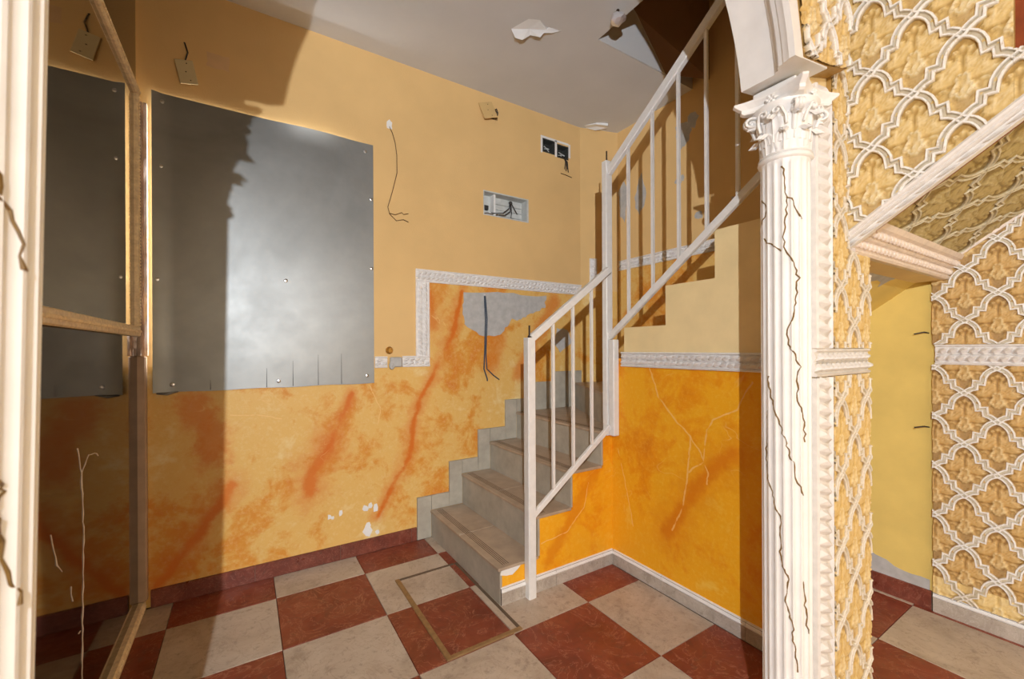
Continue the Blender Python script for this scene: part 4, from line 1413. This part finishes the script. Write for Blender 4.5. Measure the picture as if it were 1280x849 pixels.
edge = [i * (nz + 1) for i in range(nx + 1)] + [nx * (nz + 1) + j for j in range(1, nz + 1)] + [i * (nz + 1) + nz for i in range(nx - 1, -1, -1)] + [j for j in range(nz - 1, 0, -1)]
F += [(edge[k], edge[(k + 1) % len(edge)], n1_ + edge[(k + 1) % len(edge)], n1_ + edge[k]) for k in range(len(edge))]
m.add(V, F)
m.obj('sheet', 'galvanised', sh, smooth=True, angle=40)
for x, z in ((-.315, 2.284), (.58, 2.275), (.612, 2.011), (.612, 1.615), (.585, 1.005), (.145, .994), (-.282, .997), (-.335, 1.475), (.179, 1.511), (-.32, 1.99)):
    m = MB(); yy = sheet_y(x, z)
    m.lathe([(.0001, 0), (.010, 0.0), (.009, .003), (.004, .0045), (.0001, .0045)], 0, 0, 12)
    m.v = [(x + v[0], yy - v[2], z + v[1]) for v in m.v]
    m.obj('screw', 'screw_steel', sh, smooth=True, angle=30)
for x, ln in ((.092, .10), (.21, .135), (.331, .165), (.448, .17), (-.14, .05)):
    m = MB(); yy = min(sheet_y(x, sz0 + .01), sheet_y(x, sz0 + ln))
    m.add([(x - .0016, yy - .0012, sz0 + .004), (x + .0016, yy - .0012, sz0 + .004), (x + .0006, yy - .0012, sz0 + ln), (x - .0003, yy - .0012, sz0 + ln),
           (x - .0016, yy + .0012, sz0 + .004), (x + .0016, yy + .0012, sz0 + .004), (x + .0006, yy + .0012, sz0 + ln), (x - .0003, yy + .0012, sz0 + ln)],
          [(0, 1, 2, 3), (4, 7, 6, 5), (0, 4, 5, 1), (1, 5, 6, 2), (2, 6, 7, 3), (3, 7, 4, 0)])
    m.obj('cut', 'slit_dark', sh)
m = MB(); m.tube([(sx0 + .012, YA - .016, sz0 - .002), (sx0 + .05, YA - .020, sz0 - .006), (sx0 + .09, YA - .014, sz0 + .002)], [.004, .007, .002], 6)
m.obj('bent_corner', 'galvanised', sh, smooth=True)

# ------------------------------------------------------------------ left wall: dark glass, mirror
mb = MB(); mb.box((XL - .12, 0.66, 0), (XL - .012, 2.6, ZC))
wall_left = struct(mb.obj('wall_left', 'cream_paint'), 'left wall hidden behind dark glass panels', 'wall')
gp = thing('dark_glass_panel', 'dark reflective glass panel with pale scratches covering the left wall', 'wall panel', (XL, 0.7, 0))
MB().box((XL - .010, 0.67, 0.045), (XL, 2.44, ZC - .002)).obj('glass', 'dark_glass', gp)
def scratch(pts, r=.0012):
    P = []
    for (y0, z0), (y1, z1) in zip(pts, pts[1:]):
        k_ = max(2, int(math.hypot(y1 - y0, z1 - z0) / .02))
        for q_ in range(k_):
            f = q_ / k_
            P.append((XL + .0006, y0 + (y1 - y0) * f + random.uniform(-.004, .004), z0 + (z1 - z0) * f + random.uniform(-.002, .002)))
    MB().tube(P, [random.uniform(.4, 1.1) * r for _ in P], 5).obj('scratch', 'moulding_rose', gp)
scratch([(1.66, 0.88), (1.69, 0.80), (1.71, .62), (1.70, .45), (1.69, .25), (1.70, .05)], .002)
scratch([(1.69, .80), (1.76, .84), (1.84, .83), (1.86, .81)], .002)
scratch([(1.46, .71), (1.50, .62), (1.56, .57)], .002)
scratch([(1.60, .52), (1.62, .45)], .0015)
scratch([(1.66, .36), (1.70, .355)], .0018)
mr = thing('framed_mirror', 'framed mirror on the left wall reflecting the metal sheet', 'mirror', (XL, 1.4, 1.215))
my0, my1, mz0, mz1 = 0.80, 2.40, 1.215, 2.285
MB().box((XL + .0005, my0 + .02, mz0 + .02), (XL + .006, my1 - .02, mz1 - .02)).obj('glass', 'mirror_glass', mr)
def frame_bar(p, q, nm):
    p = Vector(p); q = Vector(q); d_ = (q - p).normalized()
    m = MB(); m.bar(p, q, .042, .018, (1, 0, 0), e=.004)
    L_ = (q - p).length; k_ = int(L_ / .014)
    for i in range(k_):
        m.ball(p + d_ * (i + .5) * L_ / k_ + Vector((.010, 0, 0)), .005, .006, .006, 6, 4)
    return m.obj(nm, 'gold_frame', mr)
xf = XL + .0102
frame_bar((xf, my0, mz0 + .021), (xf, my1, mz0 + .021), 'frame_rail')
frame_bar((xf, my0, mz1 - .021), (xf, my1, mz1 - .021), 'frame_rail')
frame_bar((xf, my1 - .021, mz0 + .043), (xf, my1 - .021, mz1 - .043), 'frame_stile')
frame_bar((xf, my0 + .021, mz0 + .043), (xf, my0 + .021, mz1 - .043), 'frame_stile')
# base moulding and corner strips
mb = MB(); mb.bar((XL + .005, 0.68, .0225), (XL + .005, 2.462, .0225), .036, .045, e=.006)
for i in range(120):
    mb.ball((XL + .022, 0.69 + i * .0147, .030), .006, .007, .009, 6, 4)
struct(mb.obj('baseboard_left', 'gold_frame'), 'gilded bead moulding along the foot of the left wall', 'baseboard')
mb = MB(); mb.bevel_box((XL - .012, 2.442, 0.045), (XL + .030, 2.478, 1.13), .006)
struct(mb.obj('trim_19', 'beige_strip'), 'beige strip in the corner of the left wall below the copper strip', 'moulding')
m = MB(); V = []; F = []; nz = 60
for j in range(nz + 1):
    z = 1.131 + 1.12 * j / nz
    wob = .003 * noise.noise(Vector((0, z * 7, 1))) + .002 * noise.noise(Vector((3, z * 25, 1)))
    for x_, y_ in ((XL - .005, 2.445), (XL + .012, 2.44 + wob), (XL + .020, 2.452 + wob), (XL + .024, 2.446 - wob), (XL + .034, 2.452 + wob), (XL + .036, 2.466), (XL - .005, 2.466)):
        V.append((x_, y_, z))
for j in range(nz):
    for k in range(7):
        F.append((j * 7 + k, j * 7 + (k + 1) % 7, (j + 1) * 7 + (k + 1) % 7, (j + 1) * 7 + k))
F += [tuple(range(7)), tuple(nz * 7 + k for k in range(7))]
m.add(V, F)
tag(m.obj('copper_strip', 'copper_strip'), 'crumpled shiny copper strip in the corner between mirror and metal sheet', 'strip')

# ------------------------------------------------------------------ electrical bits on the back wall
def plate(name, label, cx, cz, w_, h_, ang, tilt, mat, gap=0.012, th=.006, group=None, arm=None):
    t_ = thing(name, label, 'cover plate', (cx, YA, cz), group)
    m = MB(); m.bevel_box((-w_ / 2, -th, -h_ / 2), (w_ / 2, 0, h_ / 2), .0018)
    R = Matrix.Translation((cx, YA - gap, cz)) @ Matrix.Rotation(ang, 4, 'Y') @ Matrix.Rotation(tilt, 4, 'X')
    m.v = [tuple(R @ Vector(v)) for v in m.v]
    pl = m.obj('plate', mat, t_)
    for dz in (-.035, 0, .035):
        s_ = R @ Vector((w_ * .12 * (1 if dz else -.2), -th, dz * h_ / .1))
        MB().ball(s_, .003, .002, .003, 6, 4).obj('screw_hole', 'rust_steel', pl)
    return t_, R
t_, R = plate('cover_plate', 'cream blank cover plate hanging above the metal sheet', -0.225, 2.445, .070, .115, math.radians(-12), math.radians(-6), 'plate_cream')
MB().tube([R @ Vector((.006, -.002, .055)), (-.220, YA - .012, 2.54), (-.232, YA - .004, 2.585), (-.234, YA, 2.588)], .0032, 6).obj('wire', 'wire_black', t_)
t_, R = plate('cover_plate', 'tan square cover plate dangling askew high under the ceiling', 1.365, 2.73, .105, .110, math.radians(-20), math.radians(-10), 'plate_tan', gap=.03)
mb = MB()
mb.box((PH[0], YA + .05, PH[2]), (PH[1], YA + .06, PH[3]))
mb.tube([(1.43, YA + .05, 2.75), (1.435, YA - .012, 2.755), (1.448, YA - .020, 2.74), (1.44, YA - .01, 2.72), (1.42, YA - .03, 2.735)], .0035, 6)
mb.tube([(1.425, YA + .05, 2.76), (1.44, YA - .015, 2.77), (1.452, YA - .012, 2.75), (1.445, YA - .018, 2.725)], .003, 6)
mb.obj('wire', 'box_dark', t_)
# open junction box
jb = thing('junction_box', 'open rectangular junction box with cut wires in the back wall', 'junction box', (JB[0], YA, JB[2]))
m = MB(); x0, x1, z0, z1 = JB
m.box((x0, YA + .070, z0), (x1, YA + .075, z1))
for a_, b_ in (((x0, YA - .002, z0), (x0 + .006, YA + .07, z1)), ((x1 - .014, YA - .002, z0), (x1, YA + .07, z1)), ((x0 + .006, YA - .002, z0), (x1 - .014, YA + .07, z0 + .008)), ((x0 + .006, YA - .002, z1 - .008), (x1 - .014, YA + .07, z1))):
    m.box(a_, b_)
m.obj('box', 'box_grey', jb)
m = MB(); m.box((x0 + .090, YA + .02, z0 + .008), (x0 + .105, YA + .07, z1 - .008)); m.obj('divider', 'white_plaster', jb)
for k in range(3):
    m = MB(); m.box((x0 + .115, YA + .060, z0 + .035 + k * .038), (x1 - .02, YA + .069, z0 + .043 + k * .038)); m.obj('rib', 'box_grey', jb)
m = MB(); m.bevel_box((x0 + .012, YA + .045, z0 + .055), (x0 + .066, YA + .069, z0 + .085), .003); m.obj('terminal', 'box_dark', jb)
MB().ball((x0 + .03, YA + .066, z1 - .035), .012, .004, .012, 10, 5).obj('knockout', 'box_dark', jb)
MB().ball((x0 + .245, YA + .05, z1 - .03), .016, .01, .012, 10, 5).obj('gland', 'box_dark', jb)
for ends in (((.24, .135), (.225, .09), (.17, .045), (.11, .03), (.06, .022)), ((.245, .13), (.235, .07), (.18, .03), (.13, .022)), ((.25, .135), (.27, .09), (.285, .055)), ((.248, .13), (.245, .06), (.232, .02), (.25, .012))):
    MB().tube([(x0 + a_, YA + .05 - .012 * k, z0 + b_) for k, (a_, b_) in enumerate(ends)], .0034, 6).obj('wire', 'wire_black', jb)
for ends in (((.02, .02), (.05, .028), (.09, .02), (.13, .03)),):
    MB().tube([(x0 + a_, YA + .03, z0 + b_) for a_, b_ in ends], .003, 6).obj('wire', 'wire_brown', jb)
# double switch box near the corner
sb = thing('switch_box', 'double switch box without covers, wires hanging, beside the corner', 'switch box', (SB1[0], YA, SB1[2]))
for S in (SB1, SB2):
    m = MB()
    m.box((S[0], YA + .055, S[2]), (S[1], YA + .06, S[3]))
    m.box((S[0], YA - .001, S[2]), (S[0] + .008, YA + .055, S[3])); m.box((S[1] - .008, YA - .001, S[2]), (S[1], YA + .055, S[3]))
    m.box((S[0] + .008, YA - .001, S[2]), (S[1] - .008, YA + .055, S[2] + .008)); m.box((S[0] + .008, YA - .001, S[3] - .008), (S[1] - .008, YA + .055, S[3]))
    m.obj('box', 'box_dark', sb)
    for k in range(3):
        a0_ = random.uniform(.03, .08); b0_ = random.uniform(.03, .07)
        MB().tube([(S[0] + a0_, YA + .05, S[2] + b0_), (S[0] + random.uniform(.02, .09), YA + .02, S[2] + random.uniform(.02, .08)), (S[0] + random.uniform(.02, .09), YA + .03, S[2] + random.uniform(.02, .08))], .003, 5).obj('wire', random.choice(['wire_black', 'box_grey']), sb)
m = MB()
m.box((SB1[0] - .016, YA - .002, SB1[2] - .008), (SB1[0] - .0005, YA, SB1[3] + .016)); m.box((SB2[1] + .0005, YA - .002, SB2[2] + .02), (SB2[1] + .018, YA, SB2[3] + .022))
m.box((SB1[0] - .0004, YA - .002, SB1[3] + .0005), (SB2[1] + .0004, YA, SB1[3] + .016))
m.obj('plaster_rim', 'white_plaster', sb)
MB().box((SB1[1] + .001, YA - .002, SB1[2] - .01), (SB2[0] - .001, YA, SB1[3] + .01)).obj('plaster_rib', 'white_plaster', sb)
for dx, dz in ((.0, -.11), (.012, -.085), (-.015, -.09), (.02, -.12)):
    MB().tube([(2.03, YA + .03, 2.60), (2.02, YA - .02, 2.57), (2.03 + dx * .5, YA - .03, 2.545), (2.035 + dx, YA - .022, 2.545 + dz * .6)], .0034, 5).obj('wire', 'wire_black', sb)
MB().tube([(2.0, YA - .001, 2.462), (2.05, YA - .003, 2.458), (2.105, YA - .001, 2.452)], .003, 5).obj('pencil_line', 'wire_brown', sb)
# thin hanging wire near the sheet
hw_ = thing('loose_wire', 'thin brown wire hanging from a small hole right of the sheet', 'wire', (0.72, YA, 2.46))
MB().tube([(0.719, YA, 2.462), (0.735, YA - .012, 2.42), (0.752, YA - .008, 2.37), (0.762, YA - .006, 2.30), (0.763, YA - .006, 2.196), (0.735, YA - .006, 2.08), (0.708, YA - .006, 1.985), (0.718, YA - .007, 1.945), (0.757, YA - .006, 1.912), (0.80, YA - .006, 1.925), (0.83, YA - .006, 1.915)], .0022, 5).obj('strand', 'wire_brown', hw_)
MB().tube([(0.715, YA - .006, 1.95), (0.75, YA - .008, 1.945), (0.79, YA - .008, 1.965), (0.80, YA - .008, 1.955), (0.83, YA - .006, 1.965)], .002, 5).obj('strand', 'wire_brown', hw_)
patch([(.705, 2.445), (.735, 2.445), (.738, 2.485), (.718, 2.50), (.705, 2.48)], onA, 'white_plaster', hw_, sub=2, jit=.003)
# two wires from the grey patch
lw = thing('loose_wire', 'pair of dark blue wires hanging from a clip on the grey plaster patch', 'wire', (1.348, YA, 1.51))
MB().ball((1.348, YA - .008, 1.512), .008, .006, .008, 10, 6).obj('clip', 'foil', lw)
MB().tube([(1.345, YA - .006, 1.505), (1.35, YA - .010, 1.35), (1.345, YA - .008, 1.15), (1.338, YA - .008, 1.02), (1.36, YA - .012, .955), (1.362, YA - .01, .94)], .0045, 6).obj('strand', 'wire_blue', lw)
MB().tube([(1.352, YA - .006, 1.505), (1.362, YA - .010, 1.35), (1.352, YA - .010, 1.12), (1.36, YA - .008, 1.02), (1.41, YA - .010, .975), (1.455, YA - .008, .945)], .0038, 6).obj('strand', 'wire_blue', lw)
# small brass pipe end
m = MB(); m.lathe([(.0001, 0), (.020, 0), (.022, .006), (.016, .012), (.013, .03), (.009, .03), (.008, .02), (.0001, .02)], 0, 0, 14)
m.v = [(0.713 + v[0], YA - v[2], 1.148 + v[1]) for v in m.v]
tag(m.obj('pipe_fitting', 'brass', smooth=True, angle=40), 'small brass pipe fitting poking out above the broken moulding', 'fitting')
# shiny lamp remnant on the ceiling
t_ = thing('lamp_fitting', 'crumpled shiny foil lamp remnant fixed to the ceiling', 'lamp fitting', (1.594, 1.52, ZC))
bm = bmesh.new(); bmesh.ops.create_icosphere(bm, subdivisions=2, radius=.042)
for v in bm.verts:
    v.co *= random.uniform(.7, 1.15); v.co.z *= .8
    v.co += Vector((1.594, 1.515, ZC - .045))
m = MB(); bm.verts.index_update(); m.add([v.co for v in bm.verts], [[v.index for v in f.verts] for f in bm.faces]); bm.free()
m.obj('foil', 'foil', t_)
MB().tube([(1.594, 1.515, ZC), (1.594, 1.515, ZC - .03)], .008, 8).obj('stem', 'rust_steel', t_)

# ------------------------------------------------------------------ the rest of the front room
mb = MB()
mb.box((WL - .1, FRONT, 0), (WL, YJ + .11, ZC))
struct(mb.obj('wall_front_left', 'front_room_plaster'), 'left wall of the front room behind the viewer', 'wall')
mb = MB()
mb.box((WL - .1, FRONT - .1, 0), (XR + .1, FRONT, ZC))
struct(mb.obj('wall_front', 'front_room_plaster'), 'wall of the front room behind the viewer', 'wall')
